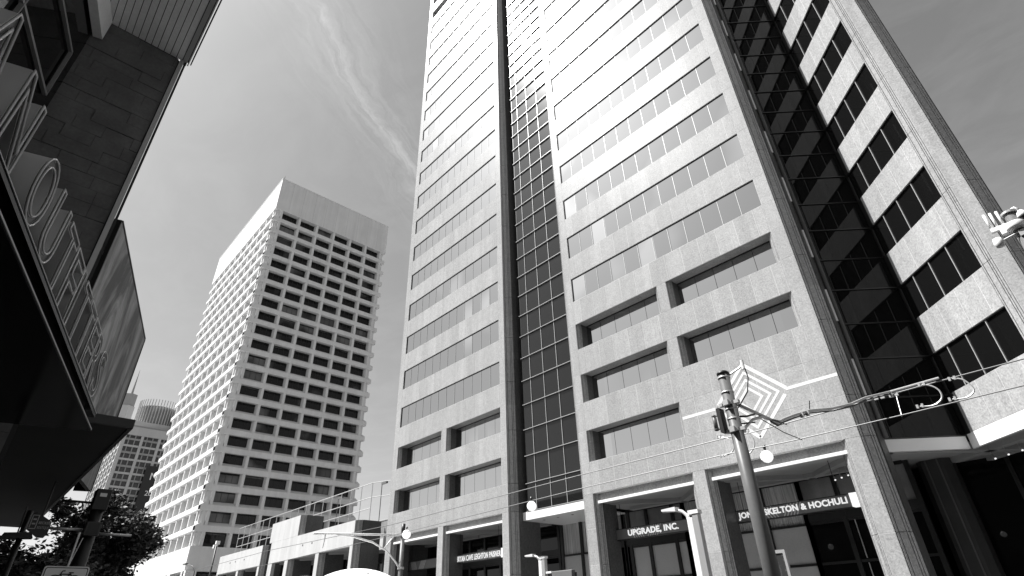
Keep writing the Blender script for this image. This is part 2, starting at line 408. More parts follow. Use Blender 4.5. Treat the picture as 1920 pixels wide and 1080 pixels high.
def ribs(F, p0, p1, z0, z1, r, th=0.05):
    """vertical ribs along a chamfer from p0 to p1 (local a,d), outward is the -normal side"""
    a0, d0 = p0; a1, d1 = p1; L = math.hypot(a1 - a0, d1 - d0); ux, uy = (a1 - a0) / L, (d1 - d0) / L; nx, ny = -uy, ux
    pat = [(0.09, 0), (0.10, 1), (0.05, 0), (0.36, 1), (0.05, 0), (0.10, 1), (0.05, 0), (0.12, 1), (0.08, 0)]
    tot = sum(w for w, _ in pat); s = 0.0
    for w, up in pat:
        w = w / tot * L
        o0 = 0.0 if up else 0.085
        q = [(a0 + ux * s + nx * o0, d0 + uy * s + ny * o0), (a0 + ux * (s + w) + nx * o0, d0 + uy * (s + w) + ny * o0),
             (a0 + ux * (s + w) + nx * 0.11, d0 + uy * (s + w) + ny * 0.11), (a0 + ux * s + nx * 0.11, d0 + uy * s + ny * 0.11)]
        F.poly(r, q, z0, z1); s += w
def spandrel(F, a0, a1, z0, z1, start, skip=None):
    xs = joints(a0, a1, start)
    F.box(back, a0 + 0.003, a1 - 0.003, 0.006, 0.30, z0 + 0.003, z1 - 0.003)
    for i in range(len(xs) - 1):
        panel(F, xs[i], xs[i + 1], z0, z1)
def pier(F, a0, a1, zs):
    F.box(back, a0 + 0.003, a1 - 0.003, 0.006, 0.30, zs[0] + 0.003, zs[-1] - 0.003)
    for i in range(len(zs) - 1): panel(F, a0, a1, zs[i], zs[i + 1])

zs_all = [8.14]
for k in range(NROW): zs_all += [zt(k) - WH, zt(k)]
zs_all.append(ZTOP)
# --- right-hand front
aL, aR = 0.71, 0.71 + 12 * MOD
pier(FR, 0.0, aL, [zs_all[0]] + zs_all[1:]); pier(FR, aR, 16.30, zs_all)
for k in range(NROW):
    zlo = 8.14 if k == 0 else zt(k - 1)
    zz0, zz1 = zt(k) - WH, zt(k)
    spandrel(FR, aL, aR, zlo, zz0, aL + MOD / 2)
    if k == 0:
        recess(FR, aL, 7.82, zz0, zz1)
        spandrel(FR, 7.82, aR, zz0, zz1, aL + MOD / 2)
    elif k in (1, 2) or k >= 19:
        recess(FR, aL, 7.82, zz0, zz1); recess(FR, 8.51, aR, zz0, zz1)
        pier(FR, 7.82, 8.51, [zz0, zz1])
    else: flush_row(FR, aL, aR, k, 12)
spandrel(FR, aL, aR, zt(NROW - 1), ZTOP, aL + MOD / 2)
# --- left-hand front
bL, bR = 0.83, 0.83 + 12 * MOD
pier(FL, 0.0, bL, zs_all); pier(FL, bR, 16.36, zs_all)
for k in range(NROW):
    zlo = 8.14 if k == 0 else zt(k - 1)
    zz0, zz1 = zt(k) - WH, zt(k)
    spandrel(FL, bL, bR, zlo, zz0, bL + MOD / 2)
    if k in (0, 1) or k >= 19:
        recess(FL, bL, 7.84, zz0, zz1); recess(FL, 8.58, bR, zz0, zz1)
        pier(FL, 7.84, 8.58, [zz0, zz1])
    else: flush_row(FL, bL, bR, k, 12)
spandrel(FL, bL, bR, zt(NROW - 1), ZTOP, bL + MOD / 2)
# --- bands wall of the notch (faces the sun)
BE = 5.05
for k in range(NROW):
    zlo = 8.20 if k == 0 else zt(k - 1)
    zz0, zz1 = zt(k) - WH, zt(k)
    FB.box(back, 0.333, BE - 0.003, 0.006, 0.3, zlo + 0.003, zz0 - 0.003)
    xs = [0.33, 1.86, 3.15, 4.44, BE] if k else [0.33, 1.86, 3.15, 4.44, BE]
    for i in range(len(xs) - 1): panel(FB, xs[i], xs[i + 1], zlo, zz0)
    ws = [0.06, 1.216, 2.503, 3.80, BE]
    FB.box(frame, 0.0, BE, 0.15, 0.2, zz0, zz1)
    for i in range(4):
        pane(FB, ws[i], ws[i + 1], zz0 + 0.01, zz1 - 0.01, 0.12, 'notch_pane', 0.006)
        if i: FB.box(mull, ws[i] - 0.022, ws[i] + 0.022, 0.07, 0.13, zz0, zz1)
    FB.box(frame, 0.0, BE, 0.07, 0.12, zz1 - 0.045, zz1); FB.box(frame, 0.0, BE, 0.05, 0.10, zz0 - 0.0, zz0 + 0.03)
    FB.box(frame, 0.0, 0.325, 0.03, 0.2, zlo, zz0)
# --- ribbed chamfers and return walls at every vertical edge, one piece per storey
FA = Face(0, 0, 0.0)
zseg = [8.14] + [zt(k) - WH for k in range(0, NROW)] + [ZTOP]
def chamfer_line(p0, p1, label=None, z_from=0.0, name='ribbed_chamfer'):
    zz = [z_from, 4.18] + zseg if z_from == 0 else zseg
    for i in range(len(zz) - 1):
        r = MB(); ribs(FA, p0, p1, zz[i] + 0.012, zz[i + 1] - 0.012, r); r.build(name, M['granite_flute'], tower)
chamfer_line((-47.47, 28.54), (-46.93, 28.0))
chamfer_line((-30.57, 28.0), (-30.03, 28.54))
chamfer_line((-24.00, 28.54), (-23.46, 28.0))
chamfer_line((-7.16, 28.0), (-6.62, 28.54))
chamfer_line((-0.47, 28.50), (0.02, 28.0))
chamfer_line((0.62, 28.0), (1.16, 28.54))
FP = Face(0.02, D, 0.0)
pier(FP, 0.0, 0.60, [0.0, 4.18] + zseg)
r = MB()
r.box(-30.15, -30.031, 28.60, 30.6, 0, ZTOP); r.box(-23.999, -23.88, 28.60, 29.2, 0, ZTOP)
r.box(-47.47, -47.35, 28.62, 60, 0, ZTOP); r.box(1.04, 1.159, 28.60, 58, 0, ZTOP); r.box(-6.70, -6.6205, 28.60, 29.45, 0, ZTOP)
r.build('side_wall', M['granite_shaded'], tower)
# right-hand back of the notch: black glass wall at 45 degrees
FD = Face(-6.86, 29.30, PI / 4)
LD = (Vector((-4.02, 32.13, 0)) - FD.o).length
zl = [8.14]
for k in range(NROW): zl += [zt(k) - WH, zt(k)]
zl.append(ZTOP)
for i in range(len(zl) - 1):
    for j in range(3):
        pane(FD, j * LD / 3, (j + 1) * LD / 3, zl[i], zl[i + 1], 0.0, 'notch_pane', 0.004)
    FD.box(mbd, 0, LD - 0.02, -0.06, 0.0, zl[i] - 0.03, zl[i] + 0.03)
m_ = MB(); m_.tube([tuple(FD.P(0.28, -0.22, 0.0 + 8.15)), tuple(FD.P(0.28, -0.22, ZTOP))], 0.11, 12)
m_.build('downpipe', M['pole_grey'], tower, smooth=True)
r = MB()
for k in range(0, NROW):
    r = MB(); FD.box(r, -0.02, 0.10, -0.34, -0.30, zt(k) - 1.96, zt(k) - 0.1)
    r.build('reflected_sun_panel', M['inlay'], tower)  # pale slabs put in as patches of sun reflected off the band windows
# --- slot: smoked curtain wall
FS = Face(-29.5, 29.0, 0.0)
sx_ = [0.0, 0.86, 2.31, 3.78, 5.24, 5.5]
zz = 8.12; zs = []
while zz < ZTOP: zs.append(zz); zz += PIT / 2
zs.append(ZTOP)
zs[0] = 8.12
slot_bars = MB(); slot_v = MB()
off = zt(0) - 0.12
zs = [8.12] + [off + PIT / 2 * j for j in range(-1, int((ZTOP - off) / (PIT / 2)))] + [ZTOP]
zs = [z for i, z in enumerate(zs) if i == 0 or z - zs[i - 1] > 0.3]
for i in range(len(zs) - 1):
    for j in range(5): pane(FS, sx_[j], sx_[j + 1], zs[i], zs[i + 1], 0.0, 'slot_pane', 0.006)
    b_ = MB(); FS.box(b_, -0.10, 5.42, -0.13, -0.005, zs[i] - 0.018, zs[i] + 0.018)
    b_.build('curtain_wall_transom', M['mullion'], tower)
for j in range(1, 5):
    b_ = MB(); FS.box(b_, sx_[j] - 0.018, sx_[j] + 0.018, -0.05, -0.004, 8.12, ZTOP)
    b_.build('curtain_wall_mullion', M['mullion'], tower)
r = MB(); r.box(-30.03, -29.5, 30.2, 30.3, 8.1, ZTOP); r.box(-29.56, -29.5, 29.0, 30.25, 8.1, ZTOP); r.build('slot_side', M['frame_dark'], tower)

# --- diamond inlay and stripe (13.07 top, 9.07 bottom, centre x -11.55)
inl = MB()
cxd, czd = -11.53, 11.09
def strip(p0, p1, w):   # strip on the facade plane between two (x,z) points, mitred square
    a = Vector((p0[0], 0, p0[1])); b = Vector((p1[0], 0, p1[1])); d = (b - a).normalized(); n = Vector((-d.z, 0, d.x)) * w / 2
    y0, y1 = D - 0.006, D + 0.02
    q = [a - n, b - n, b + n, a + n]
    vs = [(v.x, y0, v.z) for v in q] + [(v.x, y1, v.z) for v in q]
    inl.add(vs, [(0, 1, 2, 3), (4, 7, 6, 5), (0, 4, 5, 1), (1, 5, 6, 2), (2, 6, 7, 3), (3, 7, 4, 0)])
def diamond(rr, w):
    e = w * 0.70
    P_ = [(cxd, czd + rr), (cxd + rr, czd), (cxd, czd - rr), (cxd - rr, czd)]
    y0, y1 = D - 0.006, D + 0.02
    for i in range(4):
        (ax, az), (bx, bz) = P_[i], P_[(i + 1) % 4]
        f = (rr - e) / rr
        ia = (cxd + (ax - cxd) * f, czd + (az - czd) * f); ib = (cxd + (bx - cxd) * f, czd + (bz - czd) * f)
        q = [(ax, az), (bx, bz), ib, ia]
        vs = [(x, y0, z) for x, z in q] + [(x, y1, z) for x, z in q]
        inl.add(vs, [(0, 1, 2, 3), (4, 7, 6, 5), (0, 4, 5, 1), (1, 5, 6, 2), (2, 6, 7, 3), (3, 7, 4, 0)])
WI = 0.20
for rr in (0.72, 1.16, 1.58): diamond(rr, 0.25)
# outer open ring that runs into the stripes
strip((cxd, 13.08), (-9.62, 11.16), 0.18); strip((cxd + 0.07, 13.08), (-13.35, 11.25), 0.18)
strip((-9.75, 10.86), (cxd, 9.08), 0.18); strip((cxd, 9.08), (-13.45, 11.02), 0.18)
inl.box(-9.66, -7.17, D - 0.005, D + 0.02, 11.03, 11.19); inl.box(-15.62, -13.45, D - 0.005, D + 0.02, 11.03, 11.19)
inl.build('diamond_inlay', M['inlay'], tower)

# --- core
r = MB()
r.prism([(-47.3, 29.6), (-30.16, 29.6), (-30.16, 30.7), (-29.45, 30.7), (-29.45, 29.06), (-23.9, 29.06), (-23.9, 29.6), (-7.2, 29.6),
         (-4.1, 32.4), (-0.4, 28.95), (0.1, 28.9), (1.0, 28.9), (1.0, 60), (-47.3, 60)], 8.05, ZTOP)
r.build('tower_core', M['core'], tower)
# floor slab edges close the gap between cladding and core
r = MB()
r.box(-46.9, -30.6, 28.3, 29.6, ZTOP - 0.3, ZTOP - 0.02); r.box(-23.4, -7.2, 28.3, 29.6, ZTOP - 0.3, ZTOP - 0.02)
r.build('roof_edge', M['granite'], tower)

# --- arcade: lintel fascia, white lip, ribbed columns

opens = [(-46.10, -39.08), (-38.35, -31.26), (-22.74, -15.66), (-14.94, -7.80)]
for x0, x1 in opens:
    MB().box(x0 + 0.02, x1 - 0.02, 28.30, 28.44, 7.56, 8.139).build('lintel_fascia', M['granite'], tower)
    MB().box(x0 + 0.25, x1 - 0.05, 28.13, 28.29, 7.55, 7.70).build('white_lip', M['white_metal'], tower)
cols = [(-46.93, -46.10), (-39.08, -38.35), (-31.26, -30.57), (-23.46, -22.74), (-15.66, -14.94), (-7.80, -7.16)]
for i, (x0, x1) in enumerate(cols):
    zc_ = [0.0, 2.09, 4.18, 6.15, 8.14]
    for j in range(4): panel(FA, x0, x1, zc_[j], zc_[j + 1], D)
    back.box(x0 + 0.003, x1 - 0.003, D + 0.006, D + 0.2, 0, 8.135)
    c = 0.42
    r = MB()
    if i not in (2, 5):
        ribs(FA, (x1, 28.0), (x1 + c, 28.0 + c), 0.0, 4.17, r); ribs(FA, (x1, 28.0), (x1 + c, 28.0 + c), 4.19, 8.138, r)
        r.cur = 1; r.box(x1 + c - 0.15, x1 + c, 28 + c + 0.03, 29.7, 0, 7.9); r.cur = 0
    if i not in (0, 3):
        ribs(FA, (x0 - c, 28.0 + c), (x0, 28.0), 0.0, 4.17, r); ribs(FA, (x0 - c, 28.0 + c), (x0, 28.0), 4.19, 8.138, r)
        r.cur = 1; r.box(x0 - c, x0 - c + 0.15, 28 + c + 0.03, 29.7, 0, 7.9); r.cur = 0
    r.box(x0 - (c - 0.15 if i not in (0, 3) else 0), x1 + (c - 0.15 if i not in (2, 5) else 0), 29.55, 29.7, 0, 7.9)
    r.build('ribbed_column', [M['granite_flute'], M['granite_shaded']], tower)
# --- slot entrance canopy
r = MB(); r.box(-30.02, -24.02, 28.9, 29.0, 7.55, 8.08); r.box(-30.02, -24.02, 29.0, 33.2, 7.55, 7.63); r.build('entrance_canopy', M['white_metal'], tower)
for k in range(4):
    c_ = (-28.9 + k * 1.35, 29.9, 7.535); r = MB().lathe([(0.001, 0.012), (0.09, 0.012), (0.10, 0.0), (0.06, 0.0), (0.055, 0.012)], 12, c_); r.build('downlight', M['pole_grey'], tower)
# --- notch canopy: fascia flush with the bands, grey fascia under the black wall
r = MB(); FB.box(r, 0.33, BE - 0.01, -0.01, 0.15, 7.55, 8.19); FB.box(r, 0.0, 0.32, 0.04, 0.15, 7.55, 8.19); FD.box(r, 0.0, LD - 0.1, -0.06, 0.1, 7.55, 8.10)
r.build('white_fascia', M['white_metal'], tower)
# --- ceilings
r = MB()
r.box(-46.9, -30.2, 28.45, 36, 7.78, 7.9); r.box(-23.9, -7.0, 28.45, 36, 7.78, 7.9)
r.prism([(-6.9, 29.5), (-4.02, 32.3), (-0.4, 28.8), (1.1, 28.8), (1.1, 37), (-7.0, 37), (-7.0, 29.5)], 7.74, 7.9)
r.build('arcade_ceiling', M['ceiling'], tower)
def beam(p0, p1, w=0.35, z0=7.55, z1=7.78):
    b_ = MB(); b_.bar((p0[0], p0[1], (z0 + z1) / 2), (p1[0], p1[1], (z0 + z1) / 2), w, z1 - z0); return b_
for x0, x1 in [(-46.6, -38.8), (-38.6, -30.6), (-23.0, -15.2), (-15.2, -7.3)]:
    for q in ((x0 + 0.1, 28.7, x0 + 4.1, 32.6), (x1 - 0.1, 28.7, x1 - 4.1, 32.6)):
        beam(q[:2], q[2:]).build('ceiling_beam', M['ceiling'], tower)
    b_ = MB().box(x0, x1, 28.47, 28.85, 7.56, 7.775); b_.build('ceiling_beam', M['ceiling'], tower)
    b_ = MB().box(x0, x1, 32.0, 32.45, 7.57, 7.775); b_.build('ceiling_beam', M['ceiling'], tower)
beam((-6.7, 29.9), (-1.9, 34.8), 0.4, 7.5, 7.74).build('ceiling_beam', M['ceiling'], tower)
beam((-5.2, 34.5), (0.9, 29.4), 0.4, 7.5, 7.74).build('ceiling_beam', M['ceiling'], tower)
beam((-4.0, 35.6), (1.0, 31.2), 0.3, 7.52, 7.74).build('ceiling_beam', M['ceiling'], tower)
def spot(p, parent=tower):
    b_ = MB(); b_.cur = 0; b_.tube([(p[0], p[1], p[2] + 0.32), p], 0.012, 6); b_.tube([p, (p[0] + 0.06, p[1] - 0.10, p[2] - 0.16)], 0.05, 8)
    o = b_.build('track_light', M['steel_light'], parent)
    e = MB(); q = (p[0] + 0.062, p[1] - 0.103, p[2] - 0.165); e.tube([q, (q[0] + 0.004, q[1] - 0.006, q[2] - 0.01)], 0.045, 8); e.build('lamp_lens', M['lamp_disc'], o)
for k in range(5): spot((-9.9 + k * 0.42, 31.6 - k * 0.32, 7.30))
for k in range(4): spot((-3.55 + k * 0.55, 33.1 - k * 0.45, 7.30))
for k in range(4): spot((-1.4 + k * 0.5, 30.9 - k * 0.35, 7.30))
# --- storefronts behind the arcade
YS = 33.0
def store(x0, x1, ms, hi_mat='curtain', header=True, low='shade'):
    fr = MB()
    xs = sorted([x0] + [m_ for m_ in ms if x0 < m_ < x1] + [x1])
    for x in xs: MB().box(x - 0.11, x + 0.11, YS - 0.14, YS + 0.05, 0, 7.775).build('storefront_mullion', M['mull_dark'], tower)
    for z, h in ((5.45, 0.12), (3.55, 0.12), (0.3, 0.3)): MB().box(x0, x1, YS - 0.10, YS + 0.04, z - h / 2, z + h / 2).build('storefront_transom', M['mull_dark'], tower)
    if header: MB().box(x0, x1, YS - 0.13, YS + 0.045, 5.515, 5.95).build('storefront_header', M['mull_dark'], tower)
    fr.box(x0, x1, YS - 0.1, YS + 0.02, 7.60, 7.775)
    fr.build('storefront_transom', M['mull_dark'], tower)
    for i in range(len(xs) - 1):
        a, b2 = xs[i] + 0.11, xs[i + 1] - 0.11
        for z0_, z1_, kk in ((5.5, 7.6, hi_mat), (3.61, 5.4, low), (0.45, 3.49, low)):
            if kk == 'curtain':
                n = 26; mbq = MB(); pts = []
                for q in range(n + 1): pts.append((a + (b2 - a) * q / n, YS + 0.02 + (0.035 if q % 2 else 0.0) + random.uniform(-.008, .008)))
                for q in range(n): mbq.quad((*pts[q], z0_), (*pts[q + 1], z0_), (*pts[q + 1], z1_), (*pts[q], z1_))
                mbq.build('curtain', M['curtain'], tower)
            else:
                MB().box(a, b2, YS - 0.02, YS, z0_, z1_).build('storefront_pane', M[{'shade': 'shade', 'black': 'glass_black', 'grey': 'tower_glass2'}[kk]], tower)
store(-30.1, -23.9, [-28.2, -26.2, -24.3], header=False)
store(-28.0 + 1.7, -19.6, [-24.35, -22.4, -20.4], 'grey')
store(-19.6, -12.3, [-18.4, -16.4, -14.45], 'curtain', header=False)
store(-12.3, -6.9, [-10.4, -8.6], 'grey', low='black')
store(-47.2, -30.4, [-45, -43, -41, -39, -37, -35, -33], 'black', low='black')
r = MB(); r.box(-7.0, 1.1, 36.0, 36.1, 0, 7.74); r.box(-47.2, 1.1, 36.2, 36.4, 0, 7.9); r.build('rear_glass_wall', M['glass_black'], tower)
for x in (-5.6, -3.4, -1.6, 0.2): MB().box(x - 0.09, x + 0.09, 35.85, 36.0, 0, 7.7).build('storefront_mullion', M['mull_dark'], tower)
for x, z in ((-9.95, 0), (-9.0, 0)):
    for z0_, z1_ in ((0.5, 3.45), (3.65, 5.4)): MB().box(x - 0.02, x + 0.02, YS - 0.2, YS - 0.15, z0_, z1_).build('pale_door_strip', M['steel_light'], tower)
# dark inner column and wall pier in the notch
r = MB(); r.prism([(-6.75, 34.2), (-6.5, 33.9), (-5.6, 33.9), (-5.3, 34.2), (-5.3, 35.3), (-6.75, 35.3)], 0, 7.74); r.build('inner_column', M['canopy_grey'], tower, bevel=0.02)
for x in (-6.3, -5.8): MB().box(x - 0.03, x + 0.03, 33.85, 33.9, 0, 7.7).build('column_rib', M['pole_grey'], tower)

# --- emit panels and panes: the largest in view singly, the rest as one part
KM = {'backing_wall': 'joint', 'window_mullion': 'mullion', 'window_frame': 'frame_dark', 'dark_transom': 'mull_dark', 'granite_panel': 'granite', 'window_pane': 'glass_mirror', 'recessed_pane': 'glass_recess', 'notch_pane': 'glass_black', 'slot_pane': 'glass_slot'}
FWD = FZ
def view_key(p, dims, rz):
    q = Vector(p) + Vector((0, 0, dims[2] / 2)) - CAMP; zc2 = q.dot(FZ); xx = q.dot(RX) / max(zc2, 0.1); yy = q.dot(DY) / max(zc2, 0.1)
    inv = not (zc2 > 0 and abs(xx) < 0.95 and abs(yy) < 0.54)
    return (inv, -dims[0] * dims[2] / q.length_squared)
for kind, mk in KM.items():
    L = sorted([p for p in PANELS if p[0] == kind], key=lambda p: view_key(p[2], p[1], p[3]))
    cache = {}
    for kd, dims, loc, rz in L[:290]:
        if dims not in cache:
            w, t_, h = dims; cache[dims] = MB().box(0, w, 0, t_, 0, h).mesh(kind, M[mk])
        inst(kind, cache[dims], loc, rz, tower)
    if len(L) > 290:
        mb = MB()
        for kd, (w, t_, h), loc, rz in L[290:]:
            F = Face(loc.x, loc.y, rz); F.box(mb, 0, w, 0, t_, loc.z, loc.z + h)
        tag(mb.build(kind, M[mk], tower), kind='stuff')

# ================================================================ hanging tenant signs
FONTK = 1.37
def tenant_sign(x0, x1, y, z0, z1, text, tx0, tx1, label, chev, caps=(True, True), bold=0.014):
    t_ = thing('hanging_sign', label, 'sign', ((x0 + x1) / 2, y, z0), 0, 'company name signs hanging in the arcade')
    ox, oy, oz = t_.location; w = x1 - x0; h = z1 - z0
    MB().box(-w / 2, w / 2, 0, 0.25, 0, h).build('sign_panel', M['sign_face'], t_)
    fr = MB().box(-w / 2 - 0.01, w / 2 + 0.01, -0.015, 0.26, h, h + 0.04).box(-w / 2 - 0.01, w / 2 + 0.01, -0.015, 0.26, -0.04, 0)
    fr.build('sign_frame', M['mull_dark'], t_)
    for s, on in ((-1, caps[0]), (1, caps[1])):
        if on: MB().box(s * (w / 2 + 0.19) - 0.19, s * (w / 2 + 0.19) + 0.19, -0.12, 0.3, -0.02, h + 0.03).build('emissive_end_cap', M['emissive_cap'], t_, bevel=0.01)
    for xx in (-w / 2 + 0.5, w / 2 - 0.5):
        MB().tube([(xx, 0.12, h), (xx, 0.12, 7.78 - z0)], 0.015, 6).build('hanger_rod', M['pole_dark'], t_)
    c = MB()
    cxs = chev - (x0 + x1) / 2
    for k in range(5):   # V-shaped chevrons behind the lettering
        a = 0.12 + 0.16 * k
        for s in (-1, 1):
            p = [(cxs + s * a, 0.0), (cxs + s * (a + 0.055), 0.0), (cxs + s * (a + 0.055 + h * 0.55), h), (cxs + s * (a + h * 0.55), h)]
            q = [(x, -0.006, z) for x, z in p] + [(x, 0.001, z) for x, z in p]
            c.add(q, [(0, 1, 2, 3), (4, 7, 6, 5), (0, 4, 5, 1), (1, 5, 6, 2), (2, 6, 7, 3), (3, 7, 4, 0)])
    c.build('chevron_logo', M['sign_chevron'], t_)
    if text:
        me = textmesh(text, 0.36 * FONTK * h / 0.6 * 0.9, 0.012, 1.0, bevel=bold, space=1.06)
        xs = [v.co.x for v in me.vertices]; ys = [v.co.y for v in me.vertices]
        lw = max(xs) - min(xs); s = (tx1 - tx0) / lw; hh = 0.42 * h / 0.6; sy = hh / (max(ys) - min(ys))
        me.transform(Matrix.Translation((-min(xs), -min(ys), 0))); me.transform(Matrix.Diagonal((s, sy, 1, 1)))
        me.materials.append(M['letter_white']); me.name = 'lettering'
        o = bpy.data.objects.new('lettering', me); COL.objects.link(o); o.parent = t_
        o.rotation_euler = (PI / 2, 0, 0); o.location = (tx0 - ox, -0.02, (h - hh) / 2)
    return t_
tenant_sign(-22.45, -15.9, 29.4, 5.52, 6.08, 'UPGRADE, INC.', -21.45, -17.95, 'grey hanging sign reading UPGRADE, INC. in white letters in the arcade', -20.2, (True, False))
tenant_sign(-14.62, -8.85, 29.6, 5.56, 6.10, 'JONES, SKELTON & HOCHULI', -14.42, -9.02, 'grey hanging sign reading JONES, SKELTON & HOCHULI behind the big pole', -12.2)
tenant_sign(-38.25, -32.65, 29.2, 5.47, 6.03, 'BRYAN CAVE LEIGHTON PAISNER', -38.0, -32.8, 'grey hanging sign reading BRYAN CAVE LEIGHTON PAISNER left of the glass slot', -34.3, (True, True), 0.006)
tenant_sign(-46.3, -40.0, 30.0, 5.53, 6.18, '', 0, 0, 'blank grey hanging sign with a striped V mark behind the dark pole', -44.6, (False, False))

# ================================================================ low podium wing
wing = thing('podium_wing', 'low pale stone wing with roof terrace railing left of the granite tower', 'building', (0, 0, 0))
WP = []
def wpanel(x0, x1, z0, z1):
    n = max(1, round((x1 - x0) / 1.24)); w = (x1 - x0) / n
    for i in range(n): WP.append((x0 + i * w, w, z0, z1))
wb = MB()
def wwall(x0, x1, z0, z1): wpanel(x0, x1, z0, z1); wb.box(x0 + 0.01, x1 - 0.01, D + 0.055, D + 0.4, z0, z1)
wwall(-91.9, -76.3, 8.16, 10.45); wwall(-73.6, -53.0, 8.14, 10.45); wwall(-74.3, -66.3, 10.45, 12.66)
for x0, x1 in ((-91.9, -91.3), (-84.1, -83.4), (-76.9, -76.3), (-73.6, -72.4), (-68.8, -67.9), (-61.0, -60.2), (-53.6, -53.0)):
    wwall(x0, x1, 4.1, 8.14); wwall(x0, x1, 0, 4.1)
wb.build('backing_wall', M['joint'], wing)
cache = {}
for x, w, z0, z1 in WP:
    key = (round(w, 3), round(z1 - z0, 3))
    if key not in cache: cache[key] = MB().box(0.006, w - 0.006, 0, 0.05, 0.006, z1 - z0 - 0.006).mesh('stone_panel', M['concrete_pale'])
    inst('stone_panel', cache[key], (x, D, z0), 0, wing)
for p0, z0, z1 in (((-76.3, 28.0), 0, 10.45), ((-53.0, 28.0), 0, 10.45), ((-66.3, 28.0), 10.45, 12.66), ((-83.4, 28), 0, 8.1), ((-60.2, 28), 0, 8.1), ((-67.9, 28), 0, 8.1), ((-91.3, 28), 0, 8.1)):
    r = MB(); ribs(FA, p0, (p0[0] + 0.55, 28.55), z0, z1, r); r.cur = 1; r.box(p0[0] + 0.43, p0[0] + 0.55, 28.58, 30.6, z0, z1); r.build('ribbed_edge', [M['granite_flute'], M['granite_shaded']], wing)
r = MB(); r.box(-91.8, -53.1, 34.0, 34.1, 0, 10.0); r.box(-76, -73.4, 30.5, 30.6, 0, 10.4)
r.build('dark_storefront', M['glass_black'], wing)
r = MB(); r.box(-91.8, -76.4, 28.42, 40, 8.2, 8.35); r.box(-73.5, -53.1, 28.42, 40, 8.2, 8.35); r.box(-91.8, -53.1, 30.61, 60, 10.0, 10.1); r.build('terrace_deck', M['ceiling'], wing)
for x0 in (-90, -83, -72, -66.5, -59.5):
    beam((x0, 28.8), (x0 + 4, 33.5), 0.35, 7.95, 8.2).build('ceiling_beam', M['ceiling'], wing)
for x in range(-90, -54, 3): MB().box(x - 0.08, x + 0.08, 33.85, 34.0, 0, 8.2).build('storefront_mullion', M['mull_dark'], wing)
for x in (-87.2, -85.2, -82.0, -64.5, -62.2): MB().lathe([(0.10, -0.02), (0.10, 0.02)], 8, (0, 0, 0)).build('scupper_hole', M['frame_dark'], wing).matrix_world = Matrix.Translation((x, D - 0.005, 9.3)) @ Matrix.Rotation(PI / 2, 4, 'X')
# terrace link with a glazed parapet beside the tower
r = MB().box(-53.4, -47.5, 30.9, 31.0, 9.0, 10.55); r.build('glazed_parapet', M['tower_glass2'], wing)
MB().box(-53.4, -47.5, 30.85, 31.02, 10.56, 10.66).build('parapet_cap', M['steel_light'], wing)
MB().box(-53.4, -47.5, 30.88, 36, 7.9, 9.0).build('link_slab', M['concrete_pale'], wing)
MB().box(-53.4, -47.5, 34, 34.2, 0, 7.9).build('link_glass', M['glass_black'], wing)
MB().box(-60.5, -47.5, 40, 40.2, 10.1, 15.0).build('rear_dark_wall', M['frame_dark'], wing)
MB().box(-57.0, -52.2, 39.0, 44, 15.0, 16.4).build('rooftop_box', M['white_metal'], wing)
# terrace railing (posts and rails each a part)
RY = 31.0
for x in [-95.3 + 2.33 * i for i in range(18)]:
    MB().tube([(x, RY, 10.1), (x, RY, 14.8)], 0.045, 6).build('railing_post', M['steel_light'], wing)
for z in (14.8, 13.3, 12.2):
    MB().tube([(-95.3, RY, z), (-55.7, RY, z)], 0.05, 6).build('railing_rail', M['steel_light'], wing)
for z in (14.8, 13.3): MB().tube([(-55.7, RY, z), (-47.6, 34.5, z)], 0.035, 6).build('railing_rail', M['pole_grey'], wing)
MB().tube([(-51.8, 32.7, 10), (-51.8, 32.7, 14.8)], 0.04, 6).build('railing_post', M['pole_grey'], wing)
for x in (-66.5, -56.3):
    b_ = MB(); b_.tube([(x, 32.5, 10), (x, 32.5, 15.0)], 0.05, 6); b_.box(x, x + 1.0, 32.4, 32.65, 14.9, 15.1); o = b_.build('terrace_lamp_post', M['pole_grey'], wing)
MB().box(-92, -53, 59, 60, 0, 10.1).build('rear_wall', M['concrete_pale'], wing)
# spoked wheel on the terrace
wh = thing('spoked_wheel', 'spoked metal wheel standing on the terrace between wing and tower', 'wheel', (-51.3, 31.6, 10.9))
pts = [(1.15 * math.cos(a), 0, 1.15 * math.sin(a)) for a in [2 * PI * i / 28 for i in range(29)]]
MB().tube(pts, 0.06, 6).build('rim', M['steel_light'], wh, True)
pts = [(0.42 * math.cos(a), 0, 0.42 * math.sin(a)) for a in [2 * PI * i / 18 for i in range(19)]]
MB().tube(pts, 0.045, 6).build('hub', M['steel_light'], wh, True)
for k in range(10):
    a = 2 * PI * k / 10; MB().tube([(0.4 * math.cos(a), 0, 0.4 * math.sin(a)), (1.12 * math.cos(a), 0, 1.12 * math.sin(a))], 0.03, 5).build('spoke', M['steel_light'], wh)

# ================================================================ white waffle-grid tower
wt = thing('waffle_grid_tower', 'white concrete tower with a deep grid of windows and a blank top band', 'office tower', (0, 0, 0))
TX, TY = -131.74, 34.0; TW, TD = 54.4, 35.6; TZ = 114.2
FT1 = Face(TX, TY, PI / 2)      # +X face: a runs +Y, outward +X -> inward normal = -X
FT2 = Face(TX - TW, TY, 0.0)    # -Y face: a runs +X, inward +Y
NB = 22; z_t0 = 18.8; TP = 4.029; OPH = 2.72; SD = 1.45
def tz(k): return z_t0 + TP * k
